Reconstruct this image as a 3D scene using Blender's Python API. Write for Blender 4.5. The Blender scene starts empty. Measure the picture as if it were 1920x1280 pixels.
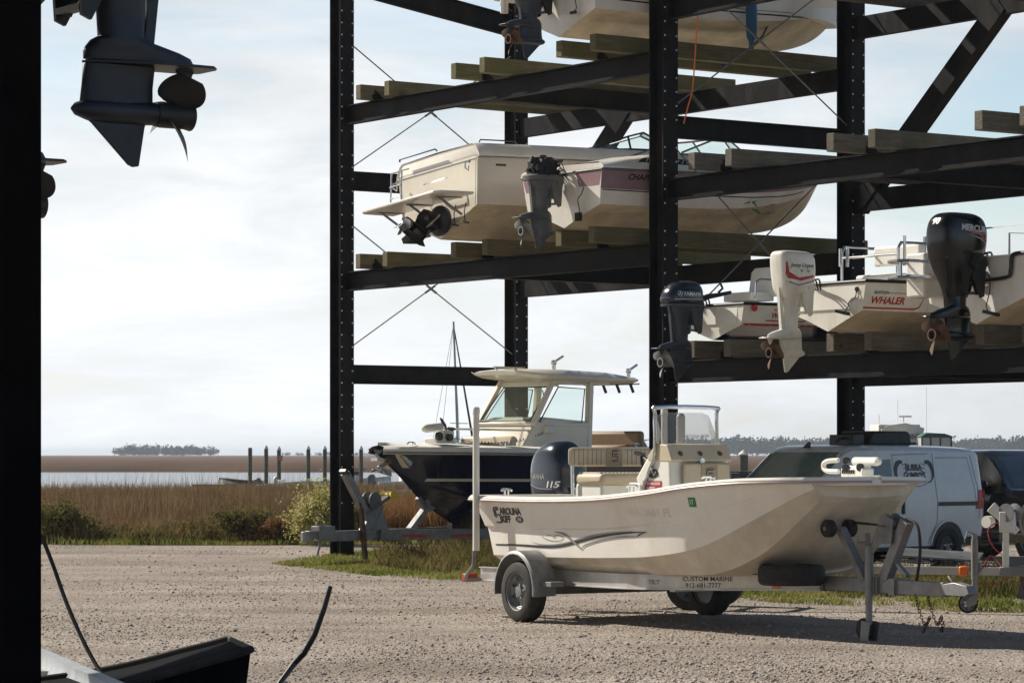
import bpy, bmesh, math, random
import numpy as np
from mathutils import Vector, Matrix, Euler, noise as mnoise
from mathutils.bvhtree import BVHTree
R = math.radians
rnd = random.Random(7)
S = bpy.context.scene
COL = S.collection
# ---------------------------------------------------------------- camera
F = 5700.0; HY = 852.5; CH = 1.7
cam = bpy.data.cameras.new('camera'); co = bpy.data.objects.new('camera', cam); COL.objects.link(co)
co.location = (0, 0, CH); co.rotation_euler = (R(90), 0, 0)
cam.sensor_width = 36; cam.lens = 36 * F / 1920; cam.shift_y = (HY - 640) / 1920
cam.clip_start = 0.5; cam.clip_end = 20000
S.camera = co
def P(px, py, d): return Vector(((px - 960) * d / F, d, CH - (py - HY) * d / F))
def G(px, py, z=0.0):
    d = (CH - z) * F / (py - HY); return P(px, py, d)
# ---------------------------------------------------------------- light
SUN_EL = 38.0
sdir = Vector((-0.838, 0.545, 0)).normalized()
sv = Vector((sdir.x * math.cos(R(SUN_EL)), sdir.y * math.cos(R(SUN_EL)), math.sin(R(SUN_EL))))
sl = bpy.data.lights.new('sun', 'SUN'); so = bpy.data.objects.new('sun', sl); COL.objects.link(so)
sl.energy = 5.0; sl.angle = R(0.6); sl.color = (1.0, 0.93, 0.82)
so.rotation_euler = (-sv).to_track_quat('-Z', 'Y').to_euler()
so.location = (-60, 40, 60)
W = bpy.data.worlds.new('World'); S.world = W; W.use_nodes = True
nt = W.node_tree; N = nt.nodes; L = nt.links
for n in list(N): N.remove(n)
def nd(tree, t, **kw):
    n = tree.nodes.new(t)
    for k, v in kw.items(): setattr(n, k, v)
    return n
out = nd(nt, 'ShaderNodeOutputWorld'); bg = nd(nt, 'ShaderNodeBackground')
sky = nd(nt, 'ShaderNodeTexSky', sky_type='NISHITA', sun_disc=False)
sky.sun_elevation = R(SUN_EL); sky.sun_rotation = math.atan2(sdir.x, sdir.y)
sky.altitude = 0; sky.air_density = 1.0; sky.dust_density = 0.4; sky.ozone_density = 1.0
tc = nd(nt, 'ShaderNodeTexCoord')
mp = nd(nt, 'ShaderNodeMapping'); mp.inputs['Scale'].default_value = (1.0, 1.0, 3.2); mp.inputs['Location'].default_value = (3.1, 0.4, 0.35)
L.new(tc.outputs['Generated'], mp.inputs[0])
cl = nd(nt, 'ShaderNodeTexNoise'); cl.inputs['Scale'].default_value = 5.5; cl.inputs['Detail'].default_value = 9; cl.inputs['Roughness'].default_value = 0.58; cl.inputs['Distortion'].default_value = 0.35
L.new(mp.outputs[0], cl.inputs['Vector'])
sx = nd(nt, 'ShaderNodeSeparateXYZ'); L.new(tc.outputs['Generated'], sx.inputs[0])
def mth(op, a, b=None, c=None, clamp=False, tree=nt):
    n = nd(tree, 'ShaderNodeMath', operation=op, use_clamp=clamp)
    for i, v in enumerate((a, b, c)):
        if v is None: continue
        if isinstance(v, (int, float)): n.inputs[i].default_value = v
        else: tree.links.new(v, n.inputs[i])
    return n.outputs[0]
# cloud cover: thick toward the sun side, thinner to the right of the view; veil near horizon
cov = mth('MULTIPLY_ADD', sx.outputs[0], -0.85, 0.0)                     # more on the left
elv = mth('MULTIPLY', mth('MULTIPLY_ADD', sx.outputs[2], -8.0, 1.0, clamp=True), 0.75)   # veil by the horizon
fac = mth('ADD', mth('MULTIPLY_ADD', cl.outputs[0], 3.4, -1.02), cov)
fac = mth('ADD', fac, elv, clamp=True)
# brightness of the cloud depends on the angle to the sun
dp = nd(nt, 'ShaderNodeVectorMath', operation='DOT_PRODUCT'); L.new(tc.outputs['Generated'], dp.inputs[0]); dp.inputs[1].default_value = sv
cb = mth('ADD', mth('MULTIPLY', mth('POWER', mth('MULTIPLY_ADD', dp.outputs['Value'], 0.5, 0.5, clamp=True), 2.6), 1.62), 0.015)
cb = mth('MINIMUM', cb, 0.71)
cb = mth('MULTIPLY', cb, mth('ADD', mth('MULTIPLY_ADD', sx.outputs[2], -2.3, 1.17, clamp=True), 0.04))
m2_ = nd(nt, 'ShaderNodeMapping'); m2_.inputs['Scale'].default_value = (1.0, 1.0, 4.5); m2_.inputs['Location'].default_value = (1.7, 5.2, 0.1); L.new(tc.outputs['Generated'], m2_.inputs[0])
c2_ = nd(nt, 'ShaderNodeTexNoise'); c2_.inputs['Scale'].default_value = 9.0; c2_.inputs['Detail'].default_value = 10; c2_.inputs['Roughness'].default_value = 0.62; c2_.inputs['Distortion'].default_value = 0.5; L.new(m2_.outputs[0], c2_.inputs['Vector'])
cb = mth('MULTIPLY', cb, mth('MULTIPLY_ADD', c2_.outputs[0], 0.75, 0.66))
fac = mth('MULTIPLY', fac, mth('MULTIPLY_ADD', c2_.outputs[0], 2.6, -0.18, clamp=True))
cc = nd(nt, 'ShaderNodeVectorMath', operation='SCALE'); cc.inputs[0].default_value = (0.97, 1.0, 1.03); L.new(cb, cc.inputs['Scale'])
sk = nd(nt, 'ShaderNodeVectorMath', operation='SCALE'); L.new(sky.outputs[0], sk.inputs[0]); sk.inputs['Scale'].default_value = 0.10
mx = nd(nt, 'ShaderNodeMix', data_type='RGBA'); L.new(fac, mx.inputs[0]); L.new(sk.outputs[0], mx.inputs[6]); L.new(cc.outputs[0], mx.inputs[7])
L.new(mx.outputs[2], bg.inputs[0]); bg.inputs[1].default_value = 1.0
L.new(bg.outputs[0], out.inputs[0])
S.render.engine = 'CYCLES'
S.view_settings.view_transform = 'Standard'; S.view_settings.look = 'None'; S.view_settings.exposure = 0.38; S.view_settings.gamma = 1
S.cycles.max_bounces = 8; S.cycles.transparent_max_bounces = 24; S.cycles.volume_bounces = 1
# ---------------------------------------------------------------- materials
MATS = {}
def mat(name, col, rough=0.5, metal=0.0, var=0.12, scale=6.0, bump=0.0, bscale=60.0, coat=0.0, dirt=None, dirtamt=0.3, dscale=2.0,
        stretch=(1, 1, 1), spec=0.5, col2=None, trans=0.0, alpha=1.0, ior=1.45):
    if name in MATS: return MATS[name]
    m = bpy.data.materials.new(name); m.use_nodes = True; t = m.node_tree
    b = t.nodes['Principled BSDF']; b.inputs['Roughness'].default_value = rough; b.inputs['Metallic'].default_value = metal
    b.inputs['Coat Weight'].default_value = coat; b.inputs['Coat Roughness'].default_value = 0.08
    b.inputs['Specular IOR Level'].default_value = spec; b.inputs['Transmission Weight'].default_value = trans; b.inputs['IOR'].default_value = ior
    tcn = nd(t, 'ShaderNodeTexCoord'); mpn = nd(t, 'ShaderNodeMapping'); mpn.inputs['Scale'].default_value = stretch
    t.links.new(tcn.outputs['Object'], mpn.inputs[0])
    nz = nd(t, 'ShaderNodeTexNoise'); nz.inputs['Scale'].default_value = scale; nz.inputs['Detail'].default_value = 6
    nz.inputs['Roughness'].default_value = 0.65
    t.links.new(mpn.outputs[0], nz.inputs['Vector'])
    cr = nd(t, 'ShaderNodeMix', data_type='RGBA')
    c = Vector(col)
    c2 = Vector(col2) if col2 else c * (1 + var)
    c1 = c if col2 else c * (1 - var)
    cr.inputs[6].default_value = (*c1, 1); cr.inputs[7].default_value = (*[min(1, v) for v in c2], 1)
    f = mth('MULTIPLY_ADD', nz.outputs[0], 3.0, -1.0, clamp=True, tree=t)
    t.links.new(f, cr.inputs[0]); last = cr.outputs[2]
    if dirt:
        n2 = nd(t, 'ShaderNodeTexNoise'); n2.inputs['Scale'].default_value = dscale; n2.inputs['Detail'].default_value = 8; n2.inputs['Roughness'].default_value = 0.7
        m2 = nd(t, 'ShaderNodeMapping'); m2.inputs['Scale'].default_value = (1, 1, 0.45); m2.inputs['Location'].default_value = (7, 3, 1)
        t.links.new(tcn.outputs['Object'], m2.inputs[0]); t.links.new(m2.outputs[0], n2.inputs['Vector'])
        f2 = mth('MULTIPLY', mth('MULTIPLY_ADD', n2.outputs[0], 5.0, -2.3, clamp=True, tree=t), dirtamt, tree=t)
        c3 = nd(t, 'ShaderNodeMix', data_type='RGBA'); c3.inputs[7].default_value = (*dirt, 1)
        t.links.new(f2, c3.inputs[0]); t.links.new(last, c3.inputs[6]); last = c3.outputs[2]
        rr = mth('MULTIPLY_ADD', f2, 0.5, rough, clamp=True, tree=t); t.links.new(rr, b.inputs['Roughness'])
    t.links.new(last, b.inputs['Base Color'])
    if bump > 0:
        n3 = nd(t, 'ShaderNodeTexNoise'); n3.inputs['Scale'].default_value = bscale; n3.inputs['Detail'].default_value = 4
        t.links.new(mpn.outputs[0], n3.inputs['Vector'])
        bp = nd(t, 'ShaderNodeBump'); bp.inputs['Strength'].default_value = bump; bp.inputs['Distance'].default_value = 0.02
        t.links.new(n3.outputs[0], bp.inputs['Height']); t.links.new(bp.outputs[0], b.inputs['Normal'])
    b.inputs['Alpha'].default_value = alpha
    MATS[name] = m; return m
def glass(name, tint=(0.8, 0.9, 0.88), opac=0.25, rough=0.03):
    if name in MATS: return MATS[name]
    m = bpy.data.materials.new(name); m.use_nodes = True; t = m.node_tree
    for n in list(t.nodes): t.nodes.remove(n)
    o = nd(t, 'ShaderNodeOutputMaterial'); tr = nd(t, 'ShaderNodeBsdfTransparent'); tr.inputs[0].default_value = (*tint, 1)
    gl = nd(t, 'ShaderNodeBsdfGlossy'); gl.inputs['Roughness'].default_value = rough
    df = nd(t, 'ShaderNodeBsdfDiffuse'); df.inputs[0].default_value = (0.5, 0.52, 0.5, 1)
    a = nd(t, 'ShaderNodeMixShader'); a.inputs[0].default_value = opac; t.links.new(tr.outputs[0], a.inputs[1]); t.links.new(df.outputs[0], a.inputs[2])
    fr = nd(t, 'ShaderNodeLayerWeight'); fr.inputs[0].default_value = 0.5
    b = nd(t, 'ShaderNodeMixShader'); t.links.new(mth('MULTIPLY_ADD', mth('POWER', fr.outputs['Facing'], 4.0, tree=t), 0.6, 0.045, tree=t), b.inputs[0]); t.links.new(a.outputs[0], b.inputs[1]); t.links.new(gl.outputs[0], b.inputs[2])
    t.links.new(b.outputs[0], o.inputs[0]); MATS[name] = m; return m
gel = mat('white_gelcoat', (0.78, 0.75, 0.69), 0.28, var=0.05, scale=2, coat=0.3, dirt=(0.45, 0.36, 0.22), dirtamt=0.28, dscale=1.6)
gelin = mat('white_deck', (0.74, 0.72, 0.66), 0.5, var=0.05, scale=3)
cream = mat('cream_gelcoat', (0.70, 0.65, 0.55), 0.3, var=0.05, scale=2, coat=0.3)
bottomc = mat('stained_bottom', (0.58, 0.49, 0.35), 0.55, var=0.16, scale=2.2, dirt=(0.25, 0.20, 0.11), dirtamt=0.45, dscale=1.4)
navy = mat('navy_gelcoat', (0.006, 0.010, 0.035), 0.14, var=0.1, coat=0.5)
pinkhull = mat('faded_maroon_gelcoat', (0.29, 0.185, 0.205), 0.45, var=0.14, scale=3)
darkred = mat('red_stripe', (0.30, 0.02, 0.025), 0.4)
blackp = mat('black_plastic', (0.014, 0.014, 0.015), 0.42, var=0.3)
rubber = mat('black_rubber', (0.020, 0.019, 0.018), 0.75, var=0.3, scale=14, dirt=(0.12, 0.10, 0.08), dirtamt=0.35, dscale=5)
blackgloss = mat('black_gloss', (0.004, 0.004, 0.005), 0.16, coat=0.25, spec=0.35)
yamblue = mat('dark_blue_grey_paint', (0.020, 0.027, 0.043), 0.22, 0.35, var=0.12, coat=0.6)
yamgrey = mat('blue_grey_paint', (0.048, 0.060, 0.085), 0.35, 0.3, var=0.15, dirt=(0.10, 0.10, 0.09), dirtamt=0.4)
oldgrey = mat('worn_grey_paint', (0.10, 0.11, 0.12), 0.5, 0.1, var=0.3, scale=5, dirt=(0.35, 0.32, 0.24), dirtamt=0.4)
whitep = mat('white_paint', (0.74, 0.72, 0.64), 0.3, var=0.06, coat=0.3, dirt=(0.3, 0.25, 0.15), dirtamt=0.3, dscale=3)
steel = mat('black_painted_steel', (0.010, 0.010, 0.012), 0.5, 0.0, var=0.4, scale=3.5, bump=0.12, bscale=30, dirt=(0.044, 0.038, 0.033), dirtamt=0.6, dscale=1.7, spec=0.12)
shade_steel = mat('shade_darkened_steel', (0.004, 0.0035, 0.005), 0.8, 0.0, var=0.5, scale=3, dirt=(0.014, 0.009, 0.005), dirtamt=0.6, spec=0.04)  # shade put into the colour: near column's steel darkened as if under a roof
galv = mat('galvanised_steel', (0.235, 0.24, 0.245), 0.5, 0.5, var=0.16, scale=9, dirt=(0.20, 0.16, 0.12), dirtamt=0.4, dscale=3)
alu = mat('mill_aluminium', (0.52, 0.51, 0.49), 0.42, 0.5, var=0.1, scale=5, dirt=(0.32, 0.27, 0.2), dirtamt=0.4)
chrome = mat('polished_stainless', (0.62, 0.62, 0.63), 0.16, 1.0, var=0.04)
timber = mat('weathered_timber', (0.15, 0.126, 0.07), 0.85, var=0.3, scale=4, stretch=(8, 0.6, 8), bump=0.4, bscale=14, dirt=(0.10, 0.11, 0.045), dirtamt=0.7, dscale=1.5)
timberg = mat('grey_timber', (0.13, 0.117, 0.092), 0.85, var=0.35, scale=4, stretch=(8, 0.6, 8), bump=0.4, bscale=14, dirt=(0.08, 0.07, 0.04), dirtamt=0.6, dscale=1.5)
vinyl = mat('tan_vinyl', (0.50, 0.42, 0.30), 0.5, var=0.08, scale=5)
vinyld = mat('brown_vinyl', (0.26, 0.18, 0.11), 0.5, var=0.08, scale=5)
ink = mat('dark_ink', (0.02, 0.02, 0.025), 0.4)
inkw = mat('white_ink', (0.75, 0.75, 0.75), 0.4)
inkred = mat('red_ink', (0.42, 0.03, 0.03), 0.4)
inkgrey = mat('grey_ink', (0.22, 0.22, 0.23), 0.4)
inkgreen = mat('green_ink', (0.03, 0.24, 0.09), 0.4)
pvc = mat('white_pvc', (0.68, 0.66, 0.60), 0.45, var=0.06, dirt=(0.3, 0.27, 0.2), dirtamt=0.4)
orange = mat('orange_plastic', (0.75, 0.16, 0.02), 0.4)
redp = mat('red_plastic', (0.5, 0.03, 0.02), 0.35)
yellowp = mat('yellow_plastic', (0.75, 0.50, 0.03), 0.4)
bluep = mat('blue_vinyl', (0.02, 0.10, 0.22), 0.45)
rust = mat('rusty_steel', (0.10, 0.055, 0.035), 0.8, 0.2, var=0.4, scale=12)
clear = glass('clear_glass', (0.84, 0.95, 0.92), 0.06)
acry = glass('hazy_acrylic', (0.93, 0.91, 0.86), 0.30, 0.1)
darkglass = glass('dark_glass', (0.06, 0.08, 0.07), 0.04)
# ---------------------------------------------------------------- mesh builder
def V(*a): return Vector(a)
class MB:
    def __init__(s): s.v = []; s.f = []; s.mi = []; s.m = 0
    def add(s, vs, fs, xf=None):
        b = len(s.v)
        for p in vs: s.v.append((xf @ Vector(p)) if xf else Vector(p))
        for f in fs: s.f.append([i + b for i in f]); s.mi.append(s.m)
        return s
    def box(s, c, d, rot=None, xf=None):
        hx, hy, hz = d[0] / 2, d[1] / 2, d[2] / 2
        vs = [Vector((x, y, z)) for x in (-hx, hx) for y in (-hy, hy) for z in (-hz, hz)]
        if rot:
            q = Euler(rot).to_matrix(); vs = [q @ v for v in vs]
        vs = [v + Vector(c) for v in vs]
        return s.add(vs, [(0, 1, 3, 2), (4, 6, 7, 5), (0, 4, 5, 1), (2, 3, 7, 6), (0, 2, 6, 4), (1, 5, 7, 3)], xf)
    def frame(s, p0, p1, up=(0, 0, 1)):
        d = (Vector(p1) - Vector(p0)); Ln = d.length; d.normalize(); u = Vector(up)
        if abs(d.dot(u)) > 0.99: u = Vector((0, 1, 0))
        w = d.cross(u).normalized(); u = w.cross(d)
        return d, u, w, Ln
    def bar(s, p0, p1, w, h, up=(0, 0, 1)):
        d, u, ww, Ln = s.frame(p0, p1, up); a = Vector(p0); b = Vector(p1); vs = []
        for p in (a, b):
            for sw, su in ((-1, -1), (1, -1), (1, 1), (-1, 1)): vs.append(p + ww * sw * w / 2 + u * su * h / 2)
        return s.add(vs, [(3, 2, 1, 0), (4, 5, 6, 7), (0, 1, 5, 4), (1, 2, 6, 5), (2, 3, 7, 6), (3, 0, 4, 7)])
    def sect(s, p0, p1, poly, up=(0, 0, 1)):
        d, u, ww, Ln = s.frame(p0, p1, up); n = len(poly)
        vs = [Vector(p) + ww * x + u * y for p in (p0, p1) for x, y in poly]
        fs = [(i, (i + 1) % n, n + (i + 1) % n, n + i) for i in range(n)] + [tuple(range(n))[::-1], tuple(range(n, 2 * n))]
        return s.add(vs, fs)
    def ibeam(s, p0, p1, h, w, tf=0.018, tw=0.014, up=(0, 0, 1)):
        a, b, c = w / 2, h / 2, tw / 2
        return s.sect(p0, p1, [(-a, -b), (a, -b), (a, -b + tf), (c, -b + tf), (c, b - tf), (a, b - tf), (a, b), (-a, b), (-a, b - tf), (-c, b - tf), (-c, -b + tf), (-a, -b + tf)], up)
    def chan(s, p0, p1, h, w, t=0.016, up=(0, 0, 1)):   # C section, web on -w side
        a, b = w / 2, h / 2
        return s.sect(p0, p1, [(-a, -b), (a, -b), (a, -b + t), (-a + t, -b + t), (-a + t, b - t), (a, b - t), (a, b), (-a, b)], up)
    def tube(s, pts, r, n=8, cap=True):
        pts = [Vector(p) for p in pts]; rs = r if isinstance(r, (list, tuple)) else [r] * len(pts); rings = []; pu = None
        for i, p in enumerate(pts):
            if i == 0: d = pts[1] - p
            elif i == len(pts) - 1: d = p - pts[-2]
            else: d = (pts[i + 1] - p).normalized() + (p - pts[i - 1]).normalized()
            d.normalize()
            if pu is None: pu = Vector((0, 0, 1)) if abs(d.z) < 0.9 else Vector((1, 0, 0))
            w = d.cross(pu).normalized(); pu = w.cross(d).normalized()
            rings.append([p + (w * math.cos(2 * math.pi * k / n) + pu * math.sin(2 * math.pi * k / n)) * rs[i] for k in range(n)])
        return s.loft(rings, caps=cap)
    def loft(s, rings, closed=True, caps=True):
        n = len(rings[0]); vs = [p for r in rings for p in r]; fs = []
        for i in range(len(rings) - 1):
            for k in range(n if closed else n - 1):
                k2 = (k + 1) % n; fs.append((i * n + k, i * n + k2, (i + 1) * n + k2, (i + 1) * n + k))
        if caps: fs.append(tuple(range(n))[::-1]); fs.append(tuple(range((len(rings) - 1) * n, len(rings) * n)))
        return s.add(vs, fs)
    def prism(s, poly, o, u, v, t):   # polygon in plane (o;u,v), thick t both sides along u x v
        o, u, v = Vector(o), Vector(u), Vector(v); w = u.cross(v).normalized(); n = len(poly)
        vs = [o + u * a + v * b + w * k * t / 2 for k in (-1, 1) for a, b in poly]
        fs = [(i, (i + 1) % n, n + (i + 1) % n, n + i) for i in range(n)] + [tuple(range(n))[::-1], tuple(range(n, 2 * n))]
        return s.add(vs, fs)
    def lathe(s, prof, o, axis, n=24, caps=True):
        o = Vector(o); a = Vector(axis).normalized(); u = a.orthogonal().normalized(); w = a.cross(u)
        rings = [[o + a * h + (u * math.cos(2 * math.pi * k / n) + w * math.sin(2 * math.pi * k / n)) * r for k in range(n)] for r, h in prof]
        return s.loft(rings, caps=caps)
    def mirror(s, i0=0, axis=1):
        nv = len(s.v); nf = len(s.f)
        return s
    def build(s, name, m, parent=None, smooth=True, ang=32, bevel=0, seg=2, merge=True, solid=0):
        me = bpy.data.meshes.new(name); me.from_pydata([tuple(p) for p in s.v], [], s.f)
        ms = m if isinstance(m, (list, tuple)) else [m]
        for q in ms: me.materials.append(q)
        if len(ms) > 1: me.polygons.foreach_set('material_index', s.mi)
        bm = bmesh.new(); bm.from_mesh(me)
        if merge: bmesh.ops.remove_doubles(bm, verts=bm.verts, dist=1e-5)
        bmesh.ops.recalc_face_normals(bm, faces=bm.faces)
        bm.to_mesh(me); bm.free()
        if smooth:
            me.polygons.foreach_set('use_smooth', [True] * len(me.polygons)); me.set_sharp_from_angle(angle=R(ang))
        o = bpy.data.objects.new(name, me); COL.objects.link(o)
        if parent: o.parent = parent
        if solid:
            mm = o.modifiers.new('s', 'SOLIDIFY'); mm.thickness = solid; mm.offset = 0
        if bevel:
            mm = o.modifiers.new('b', 'BEVEL'); mm.width = bevel; mm.segments = seg; mm.limit_method = 'ANGLE'; mm.angle_limit = R(40); mm.harden_normals = False
        return o
def tag(o, label=None, cat=None, group=None, kind=None):
    if label: o['label'] = label
    if cat: o['category'] = cat
    if group: o['group'] = group
    if kind: o['kind'] = kind
    return o
def empty(name, loc, rz=0, label=None, cat=None, group=None):
    o = bpy.data.objects.new(name, None); COL.objects.link(o); o.location = loc; o.rotation_euler = (0, 0, rz); o.empty_display_size = 0.3
    return tag(o, label, cat, group)
def children(o): return [c for c in bpy.data.objects if c.parent == o]
def copy_tree(o, parent=None):
    c = o.copy(); COL.objects.link(c); c.parent = parent
    for ch in children(o): copy_tree(ch, c)
    return c
def bvh(o): 
    me = o.data; return BVHTree.FromPolygons([v.co for v in me.vertices], [tuple(p.vertices) for p in me.polygons])
def stick(tris_v, tris_f, name, m, parent, tgt, o, u, v, rd, off=0.004, reach=3.0):
    """lay flat outline geometry onto a surface: points o+u*a+v*b cast along rd"""
    bm = bmesh.new(); q_ = [bm.verts.new((a, b, 0)) for a, b in tris_v]
    for f in tris_f:
        try: bm.faces.new([q_[i] for i in f])
        except ValueError: pass
    bmesh.ops.triangulate(bm, faces=[f for f in bm.faces if len(f.verts) > 3])
    for _ in range(5):
        le = [e for e in bm.edges if e.calc_length() > .05]
        if not le: break
        bmesh.ops.subdivide_edges(bm, edges=le, cuts=1); bmesh.ops.triangulate(bm, faces=[f for f in bm.faces if len(f.verts) > 3])
    bm.verts.index_update(); tris_v = [(w.co.x, w.co.y) for w in bm.verts]; tris_f = [tuple(w.index for w in f.verts) for f in bm.faces]; bm.free()
    o, u, v, rd = Vector(o), Vector(u), Vector(v), Vector(rd).normalized(); t = tgt if isinstance(tgt, BVHTree) else bvh(tgt); vs = []; last = None
    for a, b in tris_v:
        p = o + u * a + v * b; h = t.ray_cast(p - rd * reach, rd)
        if h[0] is not None: q = h[0] - rd * off; last = (q - p).dot(rd)
        else: q = p + rd * (last if last is not None else 0)
        vs.append(q)
    me = bpy.data.meshes.new(name); me.from_pydata([tuple(p) for p in vs], [], tris_f); me.materials.append(m)
    ob = bpy.data.objects.new(name, me); COL.objects.link(ob); ob.parent = parent; return ob
def textgeo(txt, size=1.0, bold=0.0, shear=0.0, sx=1.0, space=1.0, align='LEFT'):
    cu = bpy.data.curves.new('t', 'FONT'); cu.body = txt; cu.size = size; cu.offset = bold; cu.shear = shear; cu.space_character = space; cu.align_x = align
    cu.resolution_u = 3
    ob = bpy.data.objects.new('t', cu); COL.objects.link(ob)
    dg = bpy.context.evaluated_depsgraph_get(); dg.update()
    me = bpy.data.meshes.new_from_object(ob.evaluated_get(dg))
    bm = bmesh.new(); bm.from_mesh(me); bmesh.ops.triangulate(bm, faces=bm.faces)
    vs = [(p.co.x * sx, p.co.y) for p in bm.verts]; bm.verts.index_update(); fs = [tuple(q.index for q in f.verts) for f in bm.faces]; bm.free()
    bpy.data.objects.remove(ob); bpy.data.curves.remove(cu); bpy.data.meshes.remove(me)
    return vs, fs
def merge2(*gs):
    vs, fs = [], []
    for (a, b), (ox, oy) in gs:
        n = len(vs); vs += [(x + ox, y + oy) for x, y in a]; fs += [tuple(i + n for i in f) for f in b]
    return vs, fs
def ribbon(pts, w):     # 2-D variable width stroke
    n = len(pts); ws = w if isinstance(w, (list, tuple)) else [w] * n; vs = []
    for i in range(n):
        a = pts[max(0, i - 1)]; b = pts[min(n - 1, i + 1)]; dx, dy = b[0] - a[0], b[1] - a[1]; l = math.hypot(dx, dy) or 1
        vs += [(pts[i][0] - dy / l * ws[i] / 2, pts[i][1] + dx / l * ws[i] / 2), (pts[i][0] + dy / l * ws[i] / 2, pts[i][1] - dx / l * ws[i] / 2)]
    return vs, [(2 * i, 2 * i + 1, 2 * i + 3, 2 * i + 2) for i in range(n - 1)]
def bez(pts, n=8):      # catmull-rom through points (any dimension)
    pts = [Vector(p) for p in pts]; o = []
    q = [pts[0] * 2 - pts[1]] + pts + [pts[-1] * 2 - pts[-2]]
    for i in range(1, len(q) - 2):
        for k in range(n):
            t = k / n; a, b, c, d = q[i - 1], q[i], q[i + 1], q[i + 2]
            o.append(0.5 * ((2 * b) + (c - a) * t + (2 * a - 5 * b + 4 * c - d) * t * t + (3 * b - a - 3 * c + d) * t ** 3))
    o.append(pts[-1]); return o
def npmesh(name, verts, faces, m, k):
    """fast mesh from numpy; faces (n,k)"""
    me = bpy.data.meshes.new(name); nv = len(verts); nf = len(faces)
    me.vertices.add(nv); me.vertices.foreach_set('co', verts.astype(np.float32).ravel())
    me.loops.add(nf * k); me.loops.foreach_set('vertex_index', faces.astype(np.int32).ravel())
    me.polygons.add(nf); me.polygons.foreach_set('loop_start', np.arange(0, nf * k, k, dtype=np.int32))
    me.update(calc_edges=True); me.materials.append(m)
    o = bpy.data.objects.new(name, me); COL.objects.link(o); return o
# ================================================================ ground, water, marsh, sky line
def leafmat(name, cols, scale=1.5, transl=0.35, fine=9.0):
    m = bpy.data.materials.new(name); m.use_nodes = True; t = m.node_tree
    for n in list(t.nodes): t.nodes.remove(n)
    o = nd(t, 'ShaderNodeOutputMaterial'); df = nd(t, 'ShaderNodeBsdfDiffuse'); tl = nd(t, 'ShaderNodeBsdfTranslucent')
    tcn = nd(t, 'ShaderNodeTexCoord'); nz = nd(t, 'ShaderNodeTexNoise'); nz.inputs['Scale'].default_value = scale; nz.inputs['Detail'].default_value = 3
    n2 = nd(t, 'ShaderNodeTexNoise'); n2.inputs['Scale'].default_value = fine; n2.inputs['Detail'].default_value = 1
    t.links.new(tcn.outputs['Object'], nz.inputs['Vector']); t.links.new(tcn.outputs['Object'], n2.inputs['Vector'])
    f = mth('ADD', mth('MULTIPLY_ADD', nz.outputs[0], 2.2, -0.85, tree=t), mth('MULTIPLY_ADD', n2.outputs[0], 1.6, -0.55, tree=t), tree=t)
    r = nd(t, 'ShaderNodeValToRGB'); r.color_ramp.interpolation = 'LINEAR'
    while len(r.color_ramp.elements) < len(cols): r.color_ramp.elements.new(0.5)
    for i, c in enumerate(cols):
        e = r.color_ramp.elements[i]; e.position = i / (len(cols) - 1); e.color = (*c, 1)
    t.links.new(f, r.inputs[0]); t.links.new(r.outputs[0], df.inputs[0]); t.links.new(r.outputs[0], tl.inputs[0])
    a = nd(t, 'ShaderNodeMixShader'); a.inputs[0].default_value = transl
    t.links.new(df.outputs[0], a.inputs[1]); t.links.new(tl.outputs[0], a.inputs[2]); t.links.new(a.outputs[0], o.inputs[0]); return m
m_marsh = leafmat('brown_marsh_grass', [(0.085, 0.056, 0.031), (0.165, 0.108, 0.057), (0.24, 0.16, 0.083), (0.35, 0.26, 0.15)], 0.22, 0.35, 5)
m_orange = leafmat('orange_marsh_grass', [(0.13, 0.07, 0.03), (0.24, 0.13, 0.06), (0.33, 0.21, 0.10)], 0.8, 0.35, 7)
m_green = leafmat('green_grass', [(0.07, 0.10, 0.02), (0.17, 0.20, 0.04), (0.28, 0.27, 0.09), (0.30, 0.23, 0.12)], 0.9, 0.4, 8)
m_weed = leafmat('weedy_shrub_leaves', [(0.05, 0.055, 0.018), (0.12, 0.115, 0.038), (0.20, 0.165, 0.065), (0.27, 0.19, 0.09)], 1.3, 0.35, 9)
m_groundsel = leafmat('pale_yellow_bush_leaves', [(0.12, 0.12, 0.03), (0.32, 0.30, 0.10), (0.50, 0.46, 0.20), (0.60, 0.56, 0.34)], 2.5, 0.4, 11)
m_wood = leafmat('far_wood_leaves', [(0.015, 0.028, 0.02), (0.03, 0.05, 0.035), (0.05, 0.07, 0.05)], 0.05, 0.2, 0.5)
# --- gravel
gm = bpy.data.materials.new('gravel'); gm.use_nodes = True; t = gm.node_tree; b = t.nodes['Principled BSDF']; b.inputs['Roughness'].default_value = 0.9; b.inputs['Specular IOR Level'].default_value = 0.2
tcn = nd(t, 'ShaderNodeTexCoord')
def tx(kind, scale, **k):
    n = nd(t, kind); n.inputs['Scale'].default_value = scale
    for a, v in k.items(): n.inputs[a].default_value = v
    t.links.new(tcn.outputs['Object'], n.inputs['Vector']); return n
n1 = tx('ShaderNodeTexNoise', 0.35, Detail=6.0, Roughness=0.6); n2 = tx('ShaderNodeTexNoise', 22.0, Detail=4.0, Roughness=0.8); v1 = tx('ShaderNodeTexVoronoi', 38.0); v2 = tx('ShaderNodeTexVoronoi', 14.0)
ra = nd(t, 'ShaderNodeValToRGB'); ra.color_ramp.elements[0].position = 0.3; ra.color_ramp.elements[0].color = (0.265, 0.22, 0.182, 1); ra.color_ramp.elements[1].position = 0.7; ra.color_ramp.elements[1].color = (0.45, 0.39, 0.335, 1)
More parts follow.
